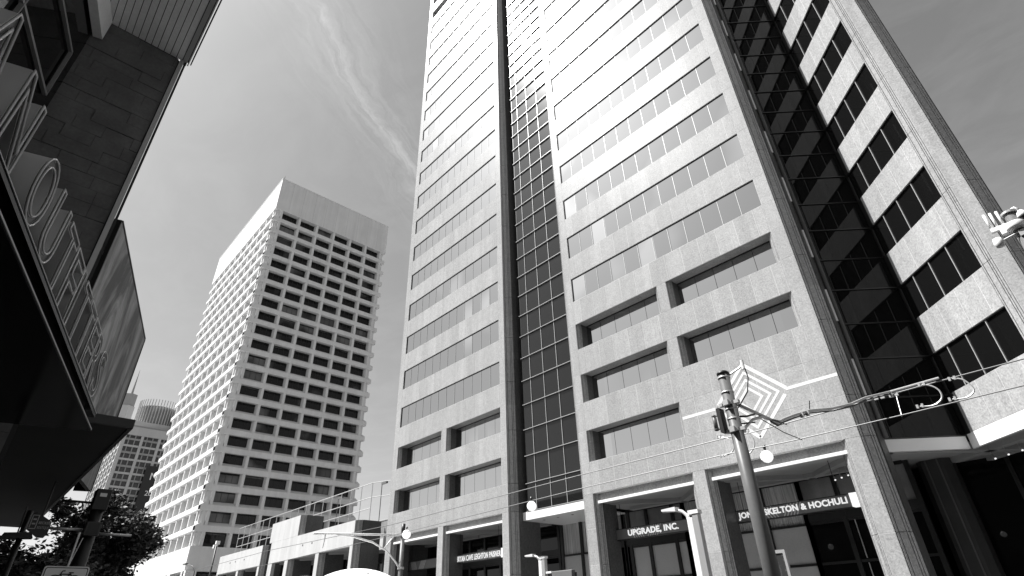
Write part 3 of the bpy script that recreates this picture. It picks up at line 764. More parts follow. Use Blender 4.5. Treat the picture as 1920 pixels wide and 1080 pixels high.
# beams: ring pieces per storey on the two seen faces
def beam_profile(F, L, zb, zh, mb, e0, e1):
    # cross-section (d, z): rounded outer nose
    prof = [(SD, zb + 0.15), (0.22, zb), (0.06, zb + 0.07), (0.0, zb + 0.2), (0.0, zb + zh - 0.2), (0.06, zb + zh - 0.07), (0.22, zb + zh), (SD, zb + zh + 0.75)]
    n = len(prof); vs = [F.P(e0 if True else 0, d, z) for d, z in prof] + [F.P(L - e1, d, z) for d, z in prof]
    fs = [tuple(range(n)), tuple(range(n, 2 * n))[::-1]] + [(i, n + i, n + (i + 1) % n, (i + 1) % n) for i in range(n)]
    mb.add(vs, fs)
for k in range(-1, NB - 1):
    zb = tz(k); zh = TP - OPH
    if k == -1: continue
    mb = MB(); beam_profile(FT1, TD, zb, zh, mb, 0.0, 0.0); beam_profile(FT2, TW, zb, zh, mb, 0.0, 0.02)
    mb.build('floor_beam', M['concrete_white'], wt)
r = MB(); r.box(TX - TW, TX, TY, TY + TD, tz(NB - 1), TZ); r.build('blank_top_band', M['concrete_white'], wt)
r = MB(); r.box(TX - TW - 0.1, TX + 0.1, TY - 0.1, TY + TD + 0.1, TZ, TZ + 0.25); r.build('parapet_cap', M['concrete_white'], wt)
r = MB(); r.box(TX - TW, TX, TY, TY + TD, 11.6, tz(0) - OPH); r.build('base_band', M['concrete_white'], wt)
MB().tube([(TX - 0.4, TY + 0.4, TZ), (TX - 0.4, TY + 0.4, TZ + 1.6)], 0.12, 6).build('roof_antenna', M['pole_grey'], wt)
for q in range(9): MB().box(TX - 0.03, TX + 0.004, TY + 3.6 + q * 3.56, TY + 3.63 + q * 3.56, tz(NB - 1) + 0.3, TZ - 0.1).build('panel_joint', M['far_grey'], wt)
# base openings and legs
for a in [i * 10.7 for i in range(6)]:
    FT2.box(mb := MB(), a, a + 2.0, 0, 2.0, 0, 11.6); mb.build('base_leg', M['concrete_white'], wt)
for a in [0, 11.2, 22.4, 33.6]:
    FT1.box(mb := MB(), a, a + 2.0, 0, 2.0, 0, 11.6); mb.build('base_leg', M['concrete_white'], wt)
r = MB(); r.box(TX - TW + 3, TX - 3, TY + 3, TY + TD - 3, 0, 11.6); r.build('base_glass', M['tower_glass'], wt)
r = MB(); r.box(TX - TW + SD + 0.1, TX - SD - 0.1, TY + SD + 0.1, TY + TD - SD, 11.6, TZ - 2); r.build('tower_core', M['core'], wt)
# vertical fins
def fin(F, a, w0=0.60, w1=1.12, d0=0.16):
    r = MB(); F.poly(r, [(a - w0 / 2, d0), (a + w0 / 2, d0), (a + w1 / 2, SD + 0.05), (a - w1 / 2, SD + 0.05)], tz(0) - OPH, tz(NB - 1)); r.build('vertical_fin', M['concrete_white'], wt)
BY = [2.6 + 5.37 * i + 5.37 * 0 for i in range(7)]
P1 = 5.35
c1 = [2.25 + P1 * i for i in range(7)]
c1 = [1.95, 7.33, 12.68, 18.0, 23.4, 28.75, 34.0]
for a in c1: fin(FT1, a)
c2 = [TW - 5.95 - 5.37 * i for i in range(9)]
c2 = [TW - (1.3 if i == 0 else 0.0) - 5.05 * 0 - 0.0 for i in range(0)] + [TW - 6.15 - 5.02 * i for i in range(10)]
c2 = [TW - 1.75 - 4.98 * i for i in range(11)]
for a in c2: fin(FT2, a, 0.45, 0.9)
r = MB()
FT1.box(r, 0.45, 1.6, 0.9, 2.4, tz(0) - OPH, tz(NB - 1)); r.build('corner_pillar', M['concrete_white'], wt); r = MB(); FT1.box(r, TD - 1.4, TD - 0.5, 0.9, 2.4, tz(0) - OPH, tz(NB - 1)); r.build('corner_pillar', M['concrete_white'], wt)
r = MB(); FT2.box(r, 0.5, 1.8, 0.6, 2.4, tz(0) - OPH, tz(NB - 1)); r.build('corner_pillar', M['concrete_white'], wt); r = MB(); FT2.box(r, TW - 1.3, TW - 0.6, 0.9, 2.4, tz(0) - OPH, tz(NB - 1)); r.build('corner_pillar', M['concrete_white'], wt)
tp = []
for k in range(NB):
    for i in range(6): tp.append((FT1, c1[i] + 0.57, c1[i + 1] - 0.57, tz(k) - OPH + 0.84, tz(k) + 0.04))
    for i in range(10): tp.append((FT2, c2[i + 1] + 0.57, c2[i] - 0.57, tz(k) - OPH + 0.84, tz(k) + 0.04))
tp.sort(key=lambda q: (FT1.P(0, 0, 0) if 0 else q[0].P(q[1], 0, q[3]) - CAMP).length)
def tower_window(F, a0, a1, z0, z1):
    w = a1 - a0; m = MB(); m.cur = 0; m.box(0, w, 0, 0.03, 0, z1 - z0); m.cur = 1
    for q in (0, w / 3, 2 * w / 3, w): m.box(q - 0.035, q + 0.035, -0.05, 0.0, 0, z1 - z0)
    m.box(0, w, -0.05, 0, z1 - z0 - 0.12, z1 - z0); return m
cache = {}
rest = MB()
for idx, (F, a0, a1, z0, z1) in enumerate(tp):
    key = (round(a1 - a0, 2), round(z1 - z0, 2))
    if key not in cache: cache[key] = tower_window(F, a0, a1, z0, z1).mesh('window', [M['tower_glass'], M['frame_dark']])
    if idx < 296: inst('window', cache[key], F.P(a0, SD, z0), F.a, wt)
    else: F.box(rest, a0, a1, SD, SD + 0.03, z0, z1)
tag(rest.build('window', M['tower_glass'], wt), kind='stuff')

# ================================================================ far tower with ring crown, spire behind
ft = thing('crowned_office_tower', 'distant tower of pale framed windows with a round finned crown behind the grid tower', 'office tower', (0, 0, 0))
CX0, CY0, CZ = -400.0, 50.8, 110.0
MB().box(-470, CX0 - 1.2, CY0 + 1.2, 120, 0, CZ - 3).build('glass_body', M['far_glass'], ft)
FF1 = Face(CX0, CY0, PI / 2); FF2 = Face(-470, CY0, 0)
for F, L in ((FF1, 60), (FF2, 70)):
    for a in [i * 9.4 for i in range(int(L / 9.4) + 1)]:
        F.box(mb := MB(), a, a + 1.5, -0.2, 1.3, 0, CZ); mb.build('main_pier', M['far_stone'], ft)
    for k in range(27):
        z = 6 + k * 4.0; F.box(mb := MB(), 0, L, 0.1, 1.3, z, z + 1.15); mb.build('spandrel', M['far_stone'] if k % 2 else M['far_grey'], ft)
    mb = MB()
    for i in range(int(L / 3.13)):
        F.box(mb, i * 3.13, i * 3.13 + 0.55, 0.3, 1.3, 0, CZ - 1)
    mb.build('thin_mullion', M['far_grey'], ft)
MB().box(-470.5, CX0 + 0.5, CY0 - 0.5, 120, CZ - 5, CZ).build('cornice', M['far_stone'], ft)
MB().box(-450, CX0 - 4, CY0 + 4, 110, CZ, CZ + 5).build('upper_block', M['far_stone'], ft)
MB().box(-415, CX0 - 2, CY0 + 24, 90, CZ, CZ + 11).build('upper_block', M['far_stone'], ft)
cc = (-416, 67.5, 0)
MB().lathe([(11, CZ), (11, CZ + 17)], 40, cc).build('crown_drum', M['far_grey'], ft)
for k in range(44):
    a = 2 * PI * k / 44; x, y = cc[0] + 11.8 * math.cos(a), cc[1] + 11.8 * math.sin(a)
    MB().bar((x, y, CZ + 3), (x, y, CZ + 21), 0.5, 0.5).build('crown_fin', M['far_stone'], ft)
# banner on its facade
bn = thing('facade_banner', 'black advertising banner with white figures on the distant crowned tower', 'banner', (CX0 + 1.6, 67.5, 52))
MB().box(0, 0.3, 0, 14, 0, 36).build('banner_cloth', M['pole_dark'], bn)
for z, s, tx in ((28, 6, 'NO'), (19, 4, '20'), (9, 3.4, '$99')):
    me = textmesh(tx, s, 0.05); me.materials.append(M['white_paint']); o = bpy.data.objects.new('printing', me); COL.objects.link(o); o.parent = bn
    o.rotation_euler = (PI / 2, 0, PI / 2); o.location = (0.4, 3, z)
sp = thing('spired_tower', 'slim distant tower with curved top and needle spire left of the round crown', 'tower', (-470, 56, 0))
r = MB(); r.prism([(-6, -3.6), (3, -4.2), (6, 0), (3, 4.2), (-6, 3.6)], 0, 142)
r.build('shaft', M['far_stone'], sp)
r = MB(); r.prism([(-5.5, -1.2), (3, -3.6), (5, 0), (3, 3.6), (-5.5, 3.2)], 142, 151); r.build('curved_top', M['far_grey'], sp)
MB().tube([(0, 0, 150), (0, 0, 171)], 0.9, 8, 0.08).build('spire', M['far_grey'], sp)

# ================================================================ store on the left
st = thing('retail_store_building', 'dark tiled store building with slatted roof soffit at the left edge', 'building', (0, 0, 0))
A15 = math.radians(15)
D3 = Vector((-math.cos(A15), math.sin(A15), 0)); N3 = Vector((math.sin(A15), math.cos(A15), 0))   # N3 points to the street
BX = -13.0; BZ = 15.09
# tile wall (faces +X): courses run along Y, each tile a part (largest 300), slightly uneven
ch = 0.36; tw = 1.05; tiles = []
z = 0.0; row = 0
while z < BZ - 0.01:
    y = -2.1 - (row * 0.37 % tw); 
    while y < -0.02:
        y0, y1 = max(y, -2.05), min(y + tw * random.choice((0.55, 1.0, 0.8)), -0.02)
        nxt = y1
        if y1 - y0 > 0.08: tiles.append((y0, y1, z, min(z + ch, BZ)))
        y = max(nxt, y + 0.1)
    z += ch; row += 1
tiles.sort(key=lambda q: -q[2])
rest = MB()
for i, (y0, y1, z0, z1) in enumerate(tiles):
    o_ = random.uniform(-0.012, 0.012); m_ = MB().box(BX - 0.04, BX + o_, y0 + 0.004, y1 - 0.004, z0 + 0.004, z1 - 0.004)
    if i < 290: m_.build('wall_tile', M['brick_dark'], st)
    else: rest.v and None; rest.add(m_.v, m_.f)
if rest.v: tag(rest.build('wall_tile', M['brick_dark'], st), kind='stuff')
MB().box(-60, BX - 0.05, -50, 0.05, 0, BZ).build('wall_body', M['core'], st)
MB().box(BX - 0.10, BX + 0.05, 0.0, 0.10, 5.75, BZ).build('corner_trim', M['trim'], st)
MB().box(BX - 0.14, BX + 0.02, 0.11, 0.16, 5.75, BZ).build('corner_flashing', M['pole_dark'], st)
# slatted soffit boards run along X above; roof edge
Gp = Vector((BX, -1.85, 0))
y = 0.04; k = 0
while y > -2.6:
    y1 = y - 0.135
    x_end = 4.0
    # boards stop at the glass wall line
    t_end = BX + max(0.0, (-1.45 - y) / math.tan(A15)) if y < -1.2 else BX
    MB().box(BX + 0.01, x_end, y1, y, BZ, BZ + 0.03).build('soffit_board', M['slat'], st); y -= 0.152; k += 1
MB().box(BX + 0.01, 4, -8, 0.2, BZ + 0.031, BZ + 0.10).build('soffit_backing', M['pole_dark'], st)
MB().box(BX - 0.1, 4.0, 0.06, 0.17, BZ - 0.02, BZ + 0.10).build('roof_trim', M['trim'], st)
MB().box(BX - 0.1, 4.0, 0.19, 0.22, BZ + 0.02, BZ + 0.45).build('roof_edge', M['trim'], st)
MB().box(BX - 0.1, 4.0, 0.25, 0.28, BZ + 0.10, BZ + 0.5).build('roof_edge', M['pole_dark'], st)
MB().box(-60, BX - 0.1, -50, -0.06, BZ + 0.001, BZ + 0.6).box(BX - 0.1, 4.0, -50, 0.18, BZ + 0.45, BZ + 0.6).build('roof', M['pole_dark'], st)
# glass wall at 15 degrees
def GP(s, off, z): return Gp - D3 * s + N3 * off + Vector((0, 0, z))
def gbar(a, b2, w=0.07, o=0.06, name='window_rail', m_='store_frame'):
    MB().bar(GP(a[0], o, a[1]), GP(b2[0], o, b2[1]), w, w).build(name, M[m_], st)
mb = MB(); mb.quad(GP(0, 0, 0), GP(14, 0, 0), GP(14, 0, BZ), GP(0, 0, BZ)); 
gw = MB().hexa([GP(0, 0, 0), GP(14, 0, 0), GP(14, -0.1, 0), GP(0, -0.1, 0), GP(0, 0, BZ), GP(14, 0, BZ), GP(14, -0.1, BZ), GP(0, -0.1, BZ)])
gw.build('glass_wall', M['store_glass'], st)
gbar((0.5, 11.65), (14, 11.65)); gbar((0.5, 13.1), (14, 13.1)); gbar((0.5, 11.65), (0.5, 13.1)); 
for s_ in (2.78, 5.06, 7.34): gbar((s_, 5), (s_, 13.1))
gbar((0.5, 8.6), (14, 8.6))
MB().hexa([GP(0.02, 0.25, BZ - 0.75), GP(14, 0.25, BZ - 0.75), GP(14, 0.05, BZ - 0.75), GP(0.02, 0.05, BZ - 0.75), GP(0.02, 0.25, BZ - 0.01), GP(14, 0.25, BZ - 0.01), GP(14, 0.05, BZ - 0.01), GP(0.02, 0.05, BZ - 0.01)]).build('soffit_beam', M['slat'], st)
# sign canopy
S0 = Vector((-7.51, -0.21, 0))
def CP(s, off, z): return S0 + D3 * s + N3 * off + Vector((0, 0, z))
def cslab(s0, s1, o0, o1, z0, z1, name, m_, par=st):
    return MB().hexa([CP(s0, o1, z0), CP(s1, o1, z0), CP(s1, o0, z0), CP(s0, o0, z0), CP(s0, o1, z1), CP(s1, o1, z1), CP(s1, o0, z1), CP(s0, o0, z1)]).build(name, M[m_], par)
cslab(-9, 4.72, -2.6, 0.0, 4.92, 5.0, 'canopy_slab', 'canopy_black')
cslab(-9, 4.45, -2.6, -0.16, 4.76, 4.92, 'canopy_fascia', 'canopy_grey')
cslab(-9, 4.80, -2.6, 0.0, 4.70, 4.755, 'canopy_soffit', 'canopy_black')
cslab(-9, 4.80, 0.001, 0.012, 4.715, 4.735, 'canopy_edge', 'canopy_edge')
cslab(-9, 4.72, 0.001, 0.010, 4.985, 4.998, 'canopy_edge', 'canopy_edge')
# second canopy beyond, grid aligned
c2_ = MB().box(-33, -14.85, -6, 2.0, 5.6, 5.68); c2_.build('corner_canopy', M['canopy_soffit'], st)
MB().box(-33, -14.86, 1.94, 2.02, 5.58, 5.78).build('corner_canopy_edge', M['canopy_grey'], st)
MB().box(-14.92, -14.84, -6, 2.0, 5.58, 5.78).build('corner_canopy_edge', M['canopy_grey'], st)
MB().box(-60, -24, -12, -0.3, 0, 5.5).build('lower_wall', M['core'], st)
# letters
ls = thing('store_name_letters', 'row of tall grey channel letters spelling URBAN OUTFITTERS on the canopy edge', 'sign', tuple(CP(0, 0, 5.0)), math.atan2(D3.y, D3.x))
# local x = D3 direction, local -y = street side?  rotate so that the text faces +N3
LH = 0.78
lay = [('U', -5.45), ('R', -4.75), ('B', -4.08), ('A', -3.42), ('N', -2.62), ('O', -1.62), ('U', -0.92), ('T', -0.28), ('F', 0.30), ('I', 0.86), ('T', 1.18), ('T', 1.76), ('E', 2.36), ('R', 2.92), ('S', 3.55)]
for chh, s_ in lay:
    body = textmesh(chh, 1.0, 0.25)
    xs = [v.co.x for v in body.vertices]; ys = [v.co.y for v in body.vertices]; x0, y0 = min(xs), min(ys); w = max(xs) - x0; h = max(ys) - y0
    tgt = {'I': 0.14}.get(chh, 0.50); T = Matrix.Diagonal((tgt / w, LH / h, 1, 1)) @ Matrix.Translation((-x0, -y0, 0))
    body.transform(T)
    face = textmesh(chh, 1.0, 0.002, bevel=-0.012); face.transform(T)
    rim = textmesh(chh, 1.0, 0, rim=True, bevel=0.012); rim.transform(T)
    rim2 = textmesh(chh, 1.0, 0, rim=True, bevel=0.007); rim2.transform(T)
    # mirror-free: text local x -> D3 (reads away from camera seen from the street side)
    rot = Matrix(((D3.x, 0, N3.x), (D3.y, 0, N3.y), (0, 1, 0))).to_4x4()
    base = CP(s_, -0.01, 5.02)
    def put(me, name, off, mk, par):
        me.transform(rot); me.materials.clear(); me.materials.append(M[mk]); me.name = name
        o = bpy.data.objects.new(name, me); COL.objects.link(o)
        o.parent = par; bpy.context.view_layer.update()
        o.matrix_world = Matrix.Translation(base + N3 * off); return o
    bo = bpy.data.objects.new('letter', body); body.transform(rot); body.materials.append(M['letter_body']); COL.objects.link(bo)
    bo.parent = ls; bo.matrix_parent_inverse = Matrix.Identity(4)
    bo.matrix_local = (Matrix.Translation(ls.location) @ Matrix.Rotation(ls.rotation_euler.z, 4, 'Z')).inverted() @ Matrix.Translation(base + N3 * -0.27)
    def sub(me, name, off, mk):
        me.transform(rot); me.materials.clear(); me.materials.append(M[mk]); me.name = name
        o = bpy.data.objects.new(name, me); COL.objects.link(o); o.parent = bo; o.matrix_local = Matrix.Translation(N3 * (off + 0.27)); return o
    sub(face, 'letter_face', -0.016, 'letter_core'); sub(rim, 'letter_rim', 0.0, 'letter_rim')
# mural billboard on the corner canopy
mu = thing('mural_billboard', 'large dark smeared mural panel standing beyond the tiled wall', 'billboard', (-16.0, 0.32, 5.7))
az = math.radians(73.3); md = Vector((-math.sin(az), math.cos(az), 0)); mn = Vector((md.y, -md.x, 0))
L_ = 8.05; Hh = 11.38 - 5.7
def mslab(a0, a1, z0, z1, t0, t1, name, mk):
    q = [md * a0 - mn * t0, md * a1 - mn * t0, md * a1 - mn * t1, md * a0 - mn * t1]
    return MB().hexa([Vector((v.x, v.y, z0)) for v in q] + [Vector((v.x, v.y, z1)) for v in q]).build(name, M[mk], mu)
mslab(0, L_, 0, Hh, 0.0, 0.12, 'mural_face', 'mural')
mslab(-0.06, -0.005, 0, Hh + 0.02, 0.0, 0.5, 'mural_frame', 'pole_dark'); mslab(0, L_, Hh + 0.004, Hh + 0.05, -0.02, 0.5, 'mural_frame', 'pole_dark'); mslab(L_ + 0.004, L_ + 0.05, 0, Hh, -0.02, 0.5, 'mural_frame', 'pole_dark')
for z_ in (1.4, 3.0, 4.5): mslab(-0.5, -0.06, z_, z_ + 0.12, 0.1, 0.2, 'mural_bracket', 'pole_dark')

# blade sign
bs = thing('blade_sign', 'small projecting shop sign reading BECKER BOUTIQUE under the dark canopy', 'sign', (-22.0, 1.25, 4.05))
r = MB(); P5 = [(0.02, 0.62), (-0.02, 0.20), (0.30, -0.02), (0.46, -0.02), (0.52, 0.10), (0.52, 0.42), (0.1, 0.66)]
vs = [(0, y, z) for y, z in P5] + [(-0.06, y, z) for y, z in P5]; n = len(P5)
r.add(vs, [tuple(range(n)), tuple(range(n, 2 * n))[::-1]] + [(i, n + i, n + (i + 1) % n, (i + 1) % n) for i in range(n)]); r.build('sign_board', M['canopy_grey'], bs)
r = MB()
for y0, y1, z0, z1 in ((0.03, 0.05, .24, .58), (0.17, 0.19, .20, .56), (0.03, 0.19, .56, .58), (0.03, 0.19, .20, .22), (0.07, 0.15, .32, .36), (0.07, 0.15, .44, .48)): r.box(0.002, 0.012, y0, y1, z0, z1)
r.build('logo', M['letter_body'], bs)
for i, tx in enumerate(('BECKER', 'BOUTIQUE')):
    me = textmesh(tx, 0.10, 0.003); me.materials.append(M['letter_rim']); xs = [v.co.x for v in me.vertices]; me.transform(Matrix.Diagonal((0.27 / (max(xs) - min(xs)), 1, 1, 1)))
    o = bpy.data.objects.new('lettering', me); COL.objects.link(o); o.parent = bs; o.rotation_euler = (PI / 2, 0, PI / 2); o.location = (0.01, 0.22, 0.34 - i * 0.13)
MB().tube([(-0.03, 0.25, 0.5), (-0.03, 0.25, 1.6)], 0.02, 6).build('hanger', M['pole_dark'], bs)

# ================================================================ poles, lamps, wires
def place_text(): pass
# big catenary pole
PX, PY = -4.93, 10.9; PT = 6.0
bp = thing('catenary_pole', 'thick grey steel pole with cable brackets in front of the diamond pattern', 'pole', (PX, PY, 0), 0, 'tram catenary poles')
MB().tube([(0, 0, 0), (0, 0, PT - 0.02)], 0.165, 24, 0.115).build('shaft', M['pole_grey'], bp, True)
MB().lathe([(0.13, 0), (0.13, 0.04), (0.09, 0.075), (0.02, 0.09)], 24, (0, 0, PT - 0.03)).build('cap', M['pole_dark'], bp, True)
for z_ in (5.88, 5.55, 5.18, 4.98):
    MB().lathe([(0.125, 0), (0.132, 0), (0.132, 0.03), (0.125, 0.03)], 24, (0, 0, z_)).build('steel_band', M['steel_light'], bp, True)
for z_ in (5.28, 4.72):
    b_ = MB(); b_.lathe([(0.135, 0), (0.155, 0.0), (0.155, 0.07), (0.135, 0.07)], 20, (0, 0, z_)); b_.box(-0.20, -0.13, -0.12, -0.02, z_, z_ + 0.07); b_.box(-0.05, 0.05, -0.21, -0.14, z_ - 0.02, z_ + 0.09); b_.box(0.13, 0.22, -0.10, 0.0, z_, z_ + 0.07)
    b_.build('clamp', M['steel_light'], bp)
# equipment strip on the left side
b_ = MB(); b_.box(-0.27, -0.23, -0.16, -0.04, 4.78, 5.28); b_.build('equipment_plate', M['steel_light'], bp)
b_ = MB(); b_.box(-0.25, -0.17, -0.20, 0.0, 4.74, 5.24); b_.build('equipment_box', M['pole_dark'], bp)
b_ = MB(); b_.tube([(-0.36, -0.12, 4.82), (-0.36, -0.12, 5.14)], 0.045, 8)
for z_ in (4.84, 5.12): b_.lathe([(0.02, -0.03), (0.06, 0), (0.02, 0.03)], 8, (-0.36, -0.12, z_)); b_.bar((-0.36, -0.12, z_), (-0.25, -0.1, z_), 0.03)
b_.build('tension_unit', M['pole_grey'], bp, True)
# cantilever arms reach towards the track (+Y) and a little +X
AE = (0.33, 1.0, 5.10)
MB().tube([(0.1, 0.08, 5.31), AE], 0.035, 8).build('cantilever_arm', M['steel_light'], bp, True)
pts = [(0.1, 0.1, 4.74), (0.14, 0.2, 4.86), (0.2, 0.42, 5.02), (0.28, 0.75, 5.12), AE]
MB().tube(pts, 0.032, 8).build('cantilever_arm', M['steel_light'], bp, True)
MB().tube([(0.12, 0.05, 5.03), (0.17, 0.25, 5.06), (0.24, 0.5, 5.14)], 0.022, 6).build('insulator_arm', M['insulator'], bp, True)
MB().tube([(0.12, 0.05, 4.88), (0.17, 0.25, 4.92), (0.22, 0.45, 4.96)], 0.016, 6).build('insulator_arm', M['insulator'], bp, True)
MB().tube([AE, (0.55, 1.25, 4.98)], 0.012, 6).build('steady_rod', M['wire'], bp)
MB().tube([(0.25, 0.7, 5.08), (0.42, 1.3, 4.85), (0.6, 1.7, 4.72)], 0.010, 6).build('steady_rod', M['wire'], bp)
b_ = MB()
for i in range(4): b_.lathe([(0.02, -0.02), (0.05, 0), (0.02, 0.02)], 10, (0.34 + i * 0.03, 1.03 + 0.045 * i, 5.10 - 0.01 * i))
b_.build('insulator', M['steel_light'], bp, True)
MB().tube([(0.1, 0.02, 5.93), (0.42, 0.12, 6.08)], 0.02, 6).build('top_rod', M['steel_light'], bp)
MB().tube([(0.42, 0.12, 6.0), (0.42, 0.12, 6.2)], 0.035, 8).build('antenna_stub', M['white_paint'], bp)
MB().tube([(0.45, 0.12, 6.0), (0.46, 0.13, 5.8), (0.38, 0.1, 5.5), (0.2, 0.05, 5.28), (0.13, 0.02, 5.2)], 0.012, 6).build('loop_cable', M['insulator'], bp)

# overhead wires along the street
def wire_thing(name, label, pts, r, m_='wire', cat='overhead wire', group=None, par=None, n=6):
    o = MB().tube(pts, r, n).build(name, M[m_], par)
    if par is None: tag(o, label, cat, group)
    return o
wire_thing('contact_wire', 'lower tram contact wire running along the street below the other cable', [(-150, 19.6, 6.0), (-46.5, 17.9, 5.75), (-28.9, 17.7, 5.82), (-15.1, 17.6, 6.0), (-8.62, 17.6, 6.04), (-6.4, 17.6, 5.99), (-3.23, 17.6, 6.01), (-0.7, 17.6, 6.05), (30, 17.6, 6.1)], 0.016)
wire_thing('messenger_wire', 'upper tram cable left of the big pole above the signs', [(-150, 21.5, 7.2), (-50.7, 19, 7.07), (-31.3, 19, 6.75), (-16.3, 19, 6.91), (-8.9, 18.7, 6.86), (-7.86, 18.6, 6.80), (-3.93, 18.5, 6.86), (-2.74, 18.5, 6.89), (-0.47, 18.5, 6.92), (30, 18.6, 7.2)], 0.018)
cab = wire_thing('feeder_cable', 'thick bundled cable curving from the big pole arm up to the wires at right', [(-4.60, 11.9, 5.10), (-4.78, 12.7, 5.22), (-4.91, 13.4, 5.46), (-4.8, 13.9, 5.64), (-4.63, 14.6, 5.86), (-4.4, 15.6, 6.06), (-4.18, 16.6, 6.34), (-3.95, 17.3, 6.61), (-3.51, 18.2, 6.86), (-2.32, 18.45, 6.97)], 0.034, 'wire_light', 'cable', n=8)
wire_thing('cable_strand', None, [(-4.60, 11.9, 5.05), (-4.78, 12.7, 5.16), (-4.91, 13.4, 5.40), (-4.8, 13.9, 5.58), (-4.63, 14.6, 5.80), (-4.4, 15.6, 6.00), (-4.18, 16.6, 6.27), (-3.95, 17.3, 6.54), (-3.51, 18.2, 6.80)], 0.02, 'insulator', par=cab)
for (x, y, z) in [(-4.72, 14.2, 5.72), (-4.66, 14.45, 5.80), (-3.93, 17.5, 6.66), (-3.82, 17.8, 6.72), (-3.72, 18.1, 6.80), (-3.52, 18.2, 6.80), (-3.4, 18.25, 6.82)]:
    MB().box(x - 0.05, x + 0.05, y - 0.03, y + 0.03, z - 0.10, z + 0.02).build('cable_clamp', M['steel_light'], cab)
MB().tube([(-4.62, 14.6, 5.9), (-4.56, 14.6, 6.1)], 0.012, 5).build('cable_pin', M['insulator'], cab)
for nm, lb, pts in (
    ('jumper_loop', 'pale U shaped jumper cable over the black notch glass, left of the two at right', [(-2.71, 18.1, 6.81), (-2.52, 18.1, 6.72), (-2.39, 18.1, 6.55), (-2.40, 18.1, 6.35), (-2.54, 18.1, 6.23), (-2.72, 18.1, 6.2), (-2.95, 18.1, 6.25)]),
    ('jumper_loop', 'U shaped jumper cable at far right crossing the edge of the granite bands', [(-2.01, 18.1, 6.76), (-1.82, 18.1, 6.69), (-1.7, 18.1, 6.49), (-1.69, 18.1, 6.32), (-1.87, 18.1, 6.21), (-2.04, 18.1, 6.21), (-2.2, 18.1, 6.24)]),
    ('jumper_loop', 'U shaped jumper cable left of the big pole', [(-8.87, 18.1, 6.77), (-8.54, 18.1, 6.64), (-8.42, 18.1, 6.34), (-8.59, 18.1, 6.16), (-8.91, 18.1, 6.14)]),
    ('jumper_loop', 'U shaped jumper cable right behind the big pole', [(-7.86, 18.1, 6.75), (-7.71, 18.1, 6.46), (-7.72, 18.1, 6.24), (-7.9, 18.1, 6.05), (-8.16, 18.1, 5.97)])):
    P_ = [Vector(p) for p in pts]; Q = []
    for i in range(len(P_) - 1):
        for t_ in (0, 0.25, 0.5, 0.75):
            a, b2, c2q, d2 = P_[max(i - 1, 0)], P_[i], P_[i + 1], P_[min(i + 2, len(P_) - 1)]
            Q.append(0.5 * ((2 * b2) + (c2q - a) * t_ + (2 * a - 5 * b2 + 4 * c2q - d2) * t_ ** 2 + (3 * b2 - a - 3 * c2q + d2) * t_ ** 3))
    Q.append(P_[-1])
    o = wire_thing(nm, lb, Q, 0.021, 'wire_light', 'cable', 'jumper loops between the tram wires')
    for e in (P_[0], P_[-1]):
        for s_ in (-0.06, 0.06):
            MB().box(e.x + s_ - 0.025, e.x + s_ + 0.025, e.y - 0.03, e.y + 0.03, e.z - 0.04, e.z + 0.06).build('loop_clamp', M['steel_light'], o)
wire_thing('dropper_wire', 'short vertical link between the two tram wires over the black glass', [(-3.41, 18.3, 6.82), (-3.41, 17.9, 6.06)], 0.012, 'wire_light', 'wire')
# round white lamp discs
def disc(loc, label, r=0.19):
    t_ = thing('round_lamp', label, 'lamp', loc, 0, 'round white lamps on the tram wires')
    o = MB().lathe([(0.02, -r * 1.0), (r * 0.6, -r * 0.8), (r * 0.95, -r * 0.35), (r, 0), (r * 0.95, r * 0.35), (r * 0.6, r * 0.8), (0.02, r)], 20).build('lamp_globe', M['lamp_disc'], t_, True)
    MB().tube([(0, 0, r), (0, 0, r + 0.16)], 0.03, 8, 0.06).build('lamp_neck', M['insulator'], t_, True)
disc((-7.26, 17.7, 5.72), 'round white lamp hanging right of the big pole above the JONES sign opening')
disc((-17.11, 17.0, 5.60), 'round white lamp in front of the slot entrance canopy', 0.20)
disc((-28.6, 18.35, 5.86), 'round white lamp on the slim dark pole at the tram arm', 0.24)

# slim pole with tram arm at left
X0, Y0 = -29.2, 18.5
ap = thing('catenary_pole', 'slim dark pole with a curved white arm in front of the podium wing', 'pole', (X0, Y0, 0), 0, 'tram catenary poles')
MB().tube([(0, 0, 0), (0, 0, 5.9)], 0.14, 14, 0.12).build('shaft', M['pole_grey'], ap, True)
MB().tube([(0, 0, 5.9), (0, 0, 6.5)], 0.115, 14, 0.11).build('pole_top', M['pole_dark'], ap, True)
MB().tube([(0, 0, 5.9), (0, -5.35, 5.66)], 0.055, 8).build('boom_arm', M['white_paint'], ap, True)
MB().tube([(0, -0.05, 4.15), (0, -0.35, 4.5), (0, -1.0, 5.05), (0, -1.9, 5.42), (0, -3.0, 5.62), (0, -4.1, 5.70)], 0.05, 8).build('curved_brace', M['white_paint'], ap, True)
MB().tube([(0, -0.55, 5.86), (0, -1.15, 5.14)], 0.045, 8).build('strut', M['white_paint'], ap, True)
MB().tube([(0, 0, 0.2), (0, -0.06, 4.2)], 0.05, 6).build('side_conduit', M['white_paint'], ap)
MB().tube([(0, -4.7, 5.66), (0, -4.7, 5.45), (0, -4.75, 5.0)], 0.03, 6, 0.02).build('drop_arm', M['steel_light'], ap)
for z_ in (4.15, 5.86): MB().lathe([(0.14, 0), (0.18, 0), (0.18, 0.12), (0.14, 0.12)], 12, (0, 0, z_)).build('clamp', M['steel_light'], ap)

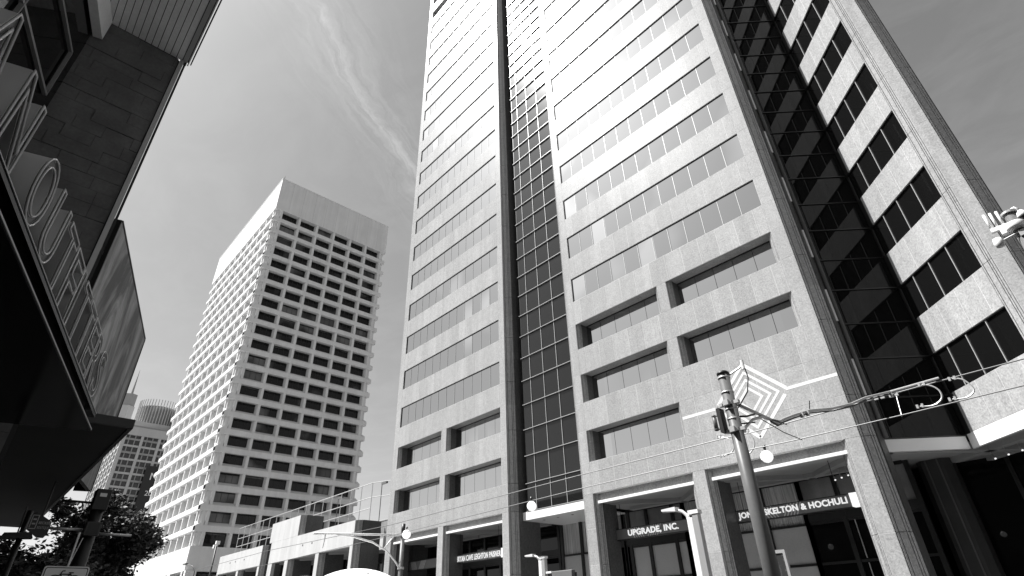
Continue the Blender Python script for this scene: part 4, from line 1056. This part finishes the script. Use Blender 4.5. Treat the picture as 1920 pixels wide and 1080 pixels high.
# camera and antenna pole at right
cp = thing('camera_pole', 'grey pole with dome camera and white antennas at the right edge', 'camera pole', (0.43, 9.5, 0.05))
MB().tube([(0, 0, 0), (0, 0, 6.30)], 0.085, 16, 0.075).build('shaft', M['pole_grey'], cp, True)
MB().lathe([(0.085, 0), (0.10, 0.0), (0.10, 0.03), (0.02, 0.05)], 14, (0, 0, 6.30)).build('cap', M['steel_light'], cp)
cm = MB().tube([(-0.04, 0, 6.24), (0.0, -0.02, 6.34), (0.07, -0.04, 6.35), (0.11, -0.04, 6.28)], 0.022, 8).build('camera_arm', M['white_paint'], cp, True)
cc_ = MB().lathe([(0.025, 0.08), (0.055, 0.04), (0.065, -0.01), (0.058, -0.02)], 16, (0.11, -0.04, 6.20)).build('camera_housing', M['white_paint'], cp, True)
MB().lathe([(0.056, -0.02), (0.052, -0.05), (0.03, -0.078), (0.005, -0.085)], 16, (0.11, -0.04, 6.20)).build('camera_dome', M['glass_black'], cc_, True)
for i, x in enumerate((-0.26, -0.19, -0.12)):
    MB().tube([(x, 0, 6.18), (x, 0, 6.44 - 0.01 * i)], 0.017, 8).build('whip_antenna', M['white_paint'], cp, True)
MB().box(-0.28, -0.06, -0.03, 0.03, 6.12, 6.18).build('antenna_bracket', M['white_paint'], cp); MB().box(-0.08, 0.0, -0.02, 0.02, 6.10, 6.16).build('antenna_bracket', M['steel_light'], cp)
MB().box(-0.19, -0.10, -0.05, 0.03, 6.02, 6.13).build('radio_box', M['white_paint'], cp, bevel=0.01)
MB().lathe([(0.105, 0), (0.115, 0.02), (0.12, 0.08), (0.10, 0.10)], 20, (-0.02, -0.06, 6.02)).build('wireless_drum', M['white_paint'], cp, True)
MB().tube([(-0.22, -0.08, 5.92), (0.3, -0.08, 6.02)], 0.013, 6).build('cross_arm', M['steel_light'], cp)
MB().lathe([(0.02, -0.075), (0.05, -0.065), (0.062, 0), (0.05, 0.065), (0.02, 0.075)], 14, (-0.27, -0.10, 5.90)).build('sector_antenna', M['white_paint'], cp, True)
MB().lathe([(0.02, -0.05), (0.04, 0), (0.02, 0.05)], 10, (0.33, -0.08, 6.02)).build('antenna_puck', M['white_paint'], cp, True)
MB().box(-0.03, 0.10, -0.12, 0.0, 5.88, 5.97).build('clamp', M['steel_light'], cp)

# slim white lighting columns
def column(loc, h, label, base_w=0.26, s=1.0, boxy=True):
    t_ = thing('platform_light', label, 'street light', loc, 0, 'white platform lights')
    MB().box(-0.06 * s, 0.12 * s, -0.09, 0.09, 0, h - 0.25).build('column_body', M['white_paint'], t_, bevel=0.02)
    MB().box(0.13 * s, 0.30 * s, -0.09, 0.09, 0, h - 0.12).build('column_rib', M['steel_light'], t_)
    pts = [(0.02, 0, h - 0.9), (0.0, 0, h - 0.45), (-0.05 * s, -0.02, h - 0.18), (-0.18 * s, -0.05, h - 0.05), (-0.36 * s, -0.1, h), (-0.72 * s, -0.2, h + 0.0)]
    MB().tube(pts, 0.07 * s, 8, 0.035 * s).build('lamp_arm', M['white_paint'], t_, True)
    MB().hexa([Vector(p) for p in [(-0.72 * s, -0.28, h), (-0.30 * s, -0.22, h - 0.04), (-0.30 * s, 0.02, h - 0.04), (-0.72 * s, -0.12, h), (-0.72 * s, -0.28, h + 0.05), (-0.30 * s, -0.22, h + 0.08), (-0.30 * s, 0.02, h + 0.08), (-0.72 * s, -0.12, h + 0.05)]]).build('lamp_head', M['white_paint'], t_)
    MB().box(0.02, 0.34 * s, -0.11, 0.11, h - 0.16, h - 0.06).build('cap_plate', M['white_paint'], t_)
column((-8.75, 15.0, 0), 4.15, 'tall white platform light with a blade arm in front of the UPGRADE sign')
column((-20.2, 20.5, 0), 4.16, 'white platform light with a blade arm below the slot entrance canopy', s=1.1)
# dark ticket board beside
tb = thing('information_board', 'dark box sign with small white arm at the bottom edge below the canopy', 'sign', (-18.8, 20.5, 0))
MB().box(-0.62, 0.62, -0.12, 0.12, 2.2, 3.42).build('board', M['sign_face'], tb, bevel=0.03)
for x in (-0.72, 0.70): MB().box(x - 0.04, x + 0.04, -0.08, 0.08, 0, 3.3).build('leg', M['pole_dark'], tb)
MB().box(-1.1, -0.7, -0.06, 0.06, 3.36, 3.44).build('lamp_arm', M['white_paint'], tb)
# framed poster
po = thing('framed_poster', 'framed dark poster panel right behind the big pole at the bottom edge', 'poster', (-8.88, 20.0, 0))
MB().box(-0.36, 0.36, 0.0, 0.06, 1.4, 3.2).build('poster_print', M['poster'], po)
for x0, x1, z0, z1 in ((-0.44, -0.36, 1.3, 3.30), (0.36, 0.44, 1.3, 3.30), (-0.36, 0.36, 3.2, 3.30), (-0.36, 0.36, 1.3, 1.4)): MB().box(x0, x1, -0.03, 0.09, z0, z1).build('poster_frame', M['steel_light'], po)
for x in (-0.38, 0.38): MB().box(x - 0.04, x + 0.04, 0, 0.08, 0, 1.3).build('leg', M['steel_light'], po)

# perforated white shade shells over the tram stop
def shell(c, rx, ry, h, label):
    t_ = thing('shade_canopy', label, 'canopy', (c[0], c[1], 0), 0.4, 'white shade canopies of the tram stop')
    N, K = 9, 28; mb = MB(); vs = []; fs = []
    for i in range(N + 1):
        r_ = i / N
        for k in range(K):
            a = 2 * PI * k / K; vs.append((rx * r_ * math.cos(a), ry * r_ * math.sin(a), c[2] - h * r_ ** 2.2))
    for i in range(N):
        for k in range(K):
            fs.append((i * K + k, i * K + (k + 1) % K, (i + 1) * K + (k + 1) % K, (i + 1) * K + k))
    mb.add(vs, fs); o = mb.build('shade_shell', M['fabric'], t_, True); so = o.modifiers.new('thick', 'SOLIDIFY'); so.thickness = 0.06
    for k in range(9):
        a = k * 2.4; r_ = 0.35 + 0.05 * k
        x, y = rx * r_ * math.cos(a), ry * r_ * math.sin(a); z = c[2] - h * r_ ** 2.2 + 0.035
        MB().lathe([(0.10, 0), (0.10, 0.012)], 10, (x, y, z)).build('perforation', M['pole_grey'], t_)
    MB().tube([(0, 0, 0), (0, 0, c[2] - 0.05)], 0.1, 10).build('mast', M['white_paint'], t_)
shell((-28.0, 15.2, 3.95), 2.5, 2.5, 0.9, 'larger white domed shade shell with dark holes at the bottom edge')
shell((-31.4, 14.0, 3.80), 2.2, 2.2, 0.8, 'smaller white domed shade shell partly hidden at the bottom edge')

# bicycle sign
bk = thing('bicycle_sign', 'white street sign with a black bicycle symbol at the bottom left', 'road sign', (-9.0, 1.04, 0))
def rrect(y0, y1, z0, z1, r, x, th=0.01):
    pts = []
    for cy, cz, a0 in ((y1 - r, z1 - r, 0), (y0 + r, z1 - r, 90), (y0 + r, z0 + r, 180), (y1 - r, z0 + r, 270)):
        for k in range(5): a = math.radians(a0 + k * 22.5); pts.append((cy + r * math.cos(a), cz + r * math.sin(a)))
    n = len(pts); m_ = MB(); m_.add([(x, y, z) for y, z in pts] + [(x + th, y, z) for y, z in pts], [tuple(range(n))[::-1], tuple(range(n, 2 * n))] + [(i, (i + 1) % n, n + (i + 1) % n, n + i) for i in range(n)]); return m_
rrect(-0.225, 0.225, 1.70, 2.30, 0.03, 0).build('sign_plate', M['white_paint'], bk)
rrect(-0.212, 0.212, 1.713, 2.287, 0.025, 0.0105, 0.002).build('sign_border', M['pole_dark'], bk)
rrect(-0.203, 0.203, 1.722, 2.278, 0.02, 0.013, 0.002).build('sign_field', M['white_paint'], bk)
b_ = MB(); X_ = 0.019
def ring(cy, cz, r): b_.tube([(X_, cy + r * math.cos(a), cz + r * math.sin(a)) for a in [2 * PI * i / 24 for i in range(25)]], 0.006, 5)
ring(-0.095, 2.14, 0.062); ring(0.095, 2.14, 0.062)
for a, c_ in (((-0.095, 2.14), (-0.05, 2.215)), ((-0.05, 2.215), (0.05, 2.215)), ((0.05, 2.215), (0.095, 2.14)), ((0.095, 2.14), (0.0, 2.14)), ((0.0, 2.14), (0.05, 2.225)), ((-0.05, 2.215), (0.0, 2.14)), ((-0.05, 2.215), (-0.038, 2.25)), ((-0.038, 2.25), (-0.012, 2.25)), ((0.03, 2.232), (0.075, 2.232)), ((-0.05, 2.215), (-0.095, 2.14))):
    b_.tube([(X_, a[0], a[1]), (X_, c_[0], c_[1])], 0.006, 5)
b_.build('bicycle_symbol', M['pole_dark'], bk)
MB().tube([(-0.03, 0, 0), (-0.03, 0, 2.68)], 0.012, 6).build('sign_post', M['steel_light'], bk)

# dark signal pole
sg = thing('signal_pole', 'thick dark signal pole with cross arms standing in front of the tree', 'signal pole', (-17.0, 2.15, 0))
MB().tube([(0, 0, 0), (0, 0, 4.45)], 0.17, 14, 0.13).build('shaft', M['pole_dark'], sg, True)
MB().box(-0.16, 0.16, -0.16, 0.16, 4.12, 4.6).build('signal_head', M['pole_dark'], sg, bevel=0.02)
MB().box(0.161, 0.168, -0.07, 0.07, 4.42, 4.5).build('signal_label', M['steel_light'], sg)
for y0, y1, z_, mk in ((-0.75, -0.14, 4.28, 'pole_dark'), (-0.80, -0.17, 3.68, 'steel_light'), (0.17, 0.85, 3.62, 'steel_light')):
    MB().tube([(0.05, y0, z_), (0.05, y1, z_)], 0.028, 8).build('cross_arm', M[mk], sg, True)
MB().box(0.12, 0.22, -0.14, 0.16, 3.55, 3.85).build('signal_box', M['canopy_grey'], sg, bevel=0.01)
MB().box(0.221, 0.225, -0.10, 0.12, 3.58, 3.82).build('signal_box_face', M['pole_dark'], sg)
MB().tube([(0.2, -0.12, 3.5), (0.2, -0.3, 2.3)], 0.012, 5).build('conduit', M['steel_light'], sg)
# street lamp at far left
sl = thing('street_lamp', 'dark street lamp with flat heads on a leaning pole at the bottom left', 'street lamp', (-19.0, 1.02, 0))
MB().tube([(0, 0, 0), (0, 0, 4.3)], 0.07, 10, 0.06).build('shaft', M['pole_dark'], sl, True)
MB().hexa([Vector(p) for p in [(-0.1, -0.40, 3.62), (0.2, -0.40, 3.62), (0.2, 0.24, 3.66), (-0.1, 0.24, 3.66), (-0.06, -0.34, 3.76), (0.16, -0.34, 3.76), (0.16, 0.18, 3.80), (-0.06, 0.18, 3.80)]]).build('lamp_head', M['canopy_grey'], sl)
MB().tube([(0, -1.4, 3.2), (0, 0, 3.2)], 0.03, 8).build('cross_arm', M['pole_dark'], sl)
MB().tube([(0, -0.08, 3.7), (0, -0.1, 4.4)], 0.015, 6).build('stay', M['pole_dark'], sl)
# small lamps by the far tower
for x, y, h, lb in ((-81.3, 24, 10.7, 'thin pole with twin floodlights in front of the shaded tower base'), (-124.0, 24, 14.8, 'tall thin pole against the white tower face')):
    t_ = thing('thin_light_pole', lb, 'street light', (x, y, 0)); MB().tube([(0, 0, 0), (0, 0, h)], 0.11, 8).build('shaft', M['pole_dark'] if h < 12 else M['pole_grey'], t_, True)
    for s_ in (-1, 1): MB().box(s_ * 0.35 - 0.2, s_ * 0.35 + 0.2, -0.25, 0.2, h - 0.1 + 0.2 * s_, h + 0.3 + 0.2 * s_).build('floodlight', M['white_paint'], t_)
t_ = thing('cobra_head_lamp', 'curved cobra head street lamp at the foot of the white tower', 'street light', (-88.0, 24.0, 0))
MB().tube([(0, 0, 0), (0, 0, 8.2), (-0.6, -0.2, 8.9), (-2.2, -0.6, 9.25)], 0.08, 8, 0.05).build('shaft', M['pole_grey'], t_, True); MB().box(-3.4, -2.1, -0.8, -0.45, 9.2, 9.38).build('lamp_head', M['pole_grey'], t_)

# ================================================================ unseen building masses added to hold back sky light
def block(name, label, x0, x1, y0, y1, h, fh=4.0):
    t_ = thing(name, label, 'building', (x0, y0, 0))
    MB().box(0, x1 - x0, 0, y1 - y0, 0, h).build('glass_body', M['far_glass'], t_)
    k = 0
    while k * fh < h - 1:
        MB().box(-0.25, x1 - x0 + 0.25, -0.25, y1 - y0 + 0.25, k * fh + 2.6, k * fh + 4.0).build('spandrel_band', M['far_grey'], t_); k += 1
block('sky_occluder_building', 'unseen banded building mass behind the camera, added to block sky light', 12, 80, -70, -7, 60)
block('sky_occluder_building', 'unseen banded building mass at the right, added to block sky light', 48, 120, 30, 90, 76)

# ================================================================ trees
def tree(loc, h, rad, n, label, seed, leaf=0.16, squash=0.85, group=None):
    rnd = random.Random(seed)
    t_ = thing('street_tree', label, 'tree', loc, 0, group)
    tr = MB(); tips = []
    def limb(p, d, L, r, lev):
        pts = [Vector(p)]; q = Vector(p); dd_ = Vector(d)
        for i in range(4):
            dd_ = (dd_ + Vector((rnd.uniform(-.18, .18), rnd.uniform(-.18, .18), rnd.uniform(-.02, .14)))).normalized(); q = q + dd_ * L / 4; pts.append(q.copy())
        tr.tube([tuple(x) for x in pts], r, 7, r * 0.55)
        tips.append(pts[-1]); tips.append(pts[-2])
        if lev < 3:
            for i in range(3 if lev else 5):
                a = rnd.uniform(0, 2 * PI); nd = (dd_ * 0.75 + Vector((math.cos(a), math.sin(a), rnd.uniform(-.1, .5))) * 0.75).normalized()
                limb(pts[rnd.choice((2, 3, 4))], nd, L * rnd.uniform(.6, .8), r * 0.5, lev + 1)
    limb((0, 0, 0), (0, 0, 1), h * 0.42, 0.16 * h / 7, 0)
    tr.build('trunk', M['trunk'], t_, True)
    C = Vector((0, 0, h * 0.66)); clumps = []
    for tp_ in tips:
        v = tp_ - C
        clumps.append((tp_, rnd.uniform(0.35, 0.8) * rad * 0.33))
    for i in range(46):
        u = Vector((rnd.gauss(0, 1), rnd.gauss(0, 1), rnd.gauss(0, 1))).normalized() * rad * rnd.uniform(0.5, 1.0); u.z *= squash
        clumps.append((C + u, rad * rnd.uniform(0.12, 0.30)))
    lv = MB()
    for i in range(n):
        c, r = rnd.choice(clumps)
        u = Vector((rnd.gauss(0, 1), rnd.gauss(0, 1), rnd.gauss(0, 1))); u = u.normalized() * r * rnd.uniform(0.3, 1.1)
        p = c + u; s_ = leaf * rnd.uniform(0.6, 1.3)
        a = Vector((rnd.uniform(-1, 1), rnd.uniform(-1, 1), rnd.uniform(-.6, .6))).normalized(); b2 = a.cross(Vector((rnd.uniform(-1, 1), rnd.uniform(-1, 1), rnd.uniform(-1, 1)))).normalized()
        lv.add([p - a * s_, p + b2 * s_ * 0.42, p + a * s_, p - b2 * s_ * 0.42], [(0, 1, 2, 3)])
    tag(lv.build('crown', M['leaf'], t_), kind='stuff')
tree((-36, 5.1, 0), 7.9, 2.6, 26000, 'dark leafy street tree behind the signal pole', 3, 0.13)
tree((-31, 2.6, 0), 5.1, 2.0, 14000, 'lower leafy street tree at the left of the dark signal pole', 9, 0.12)
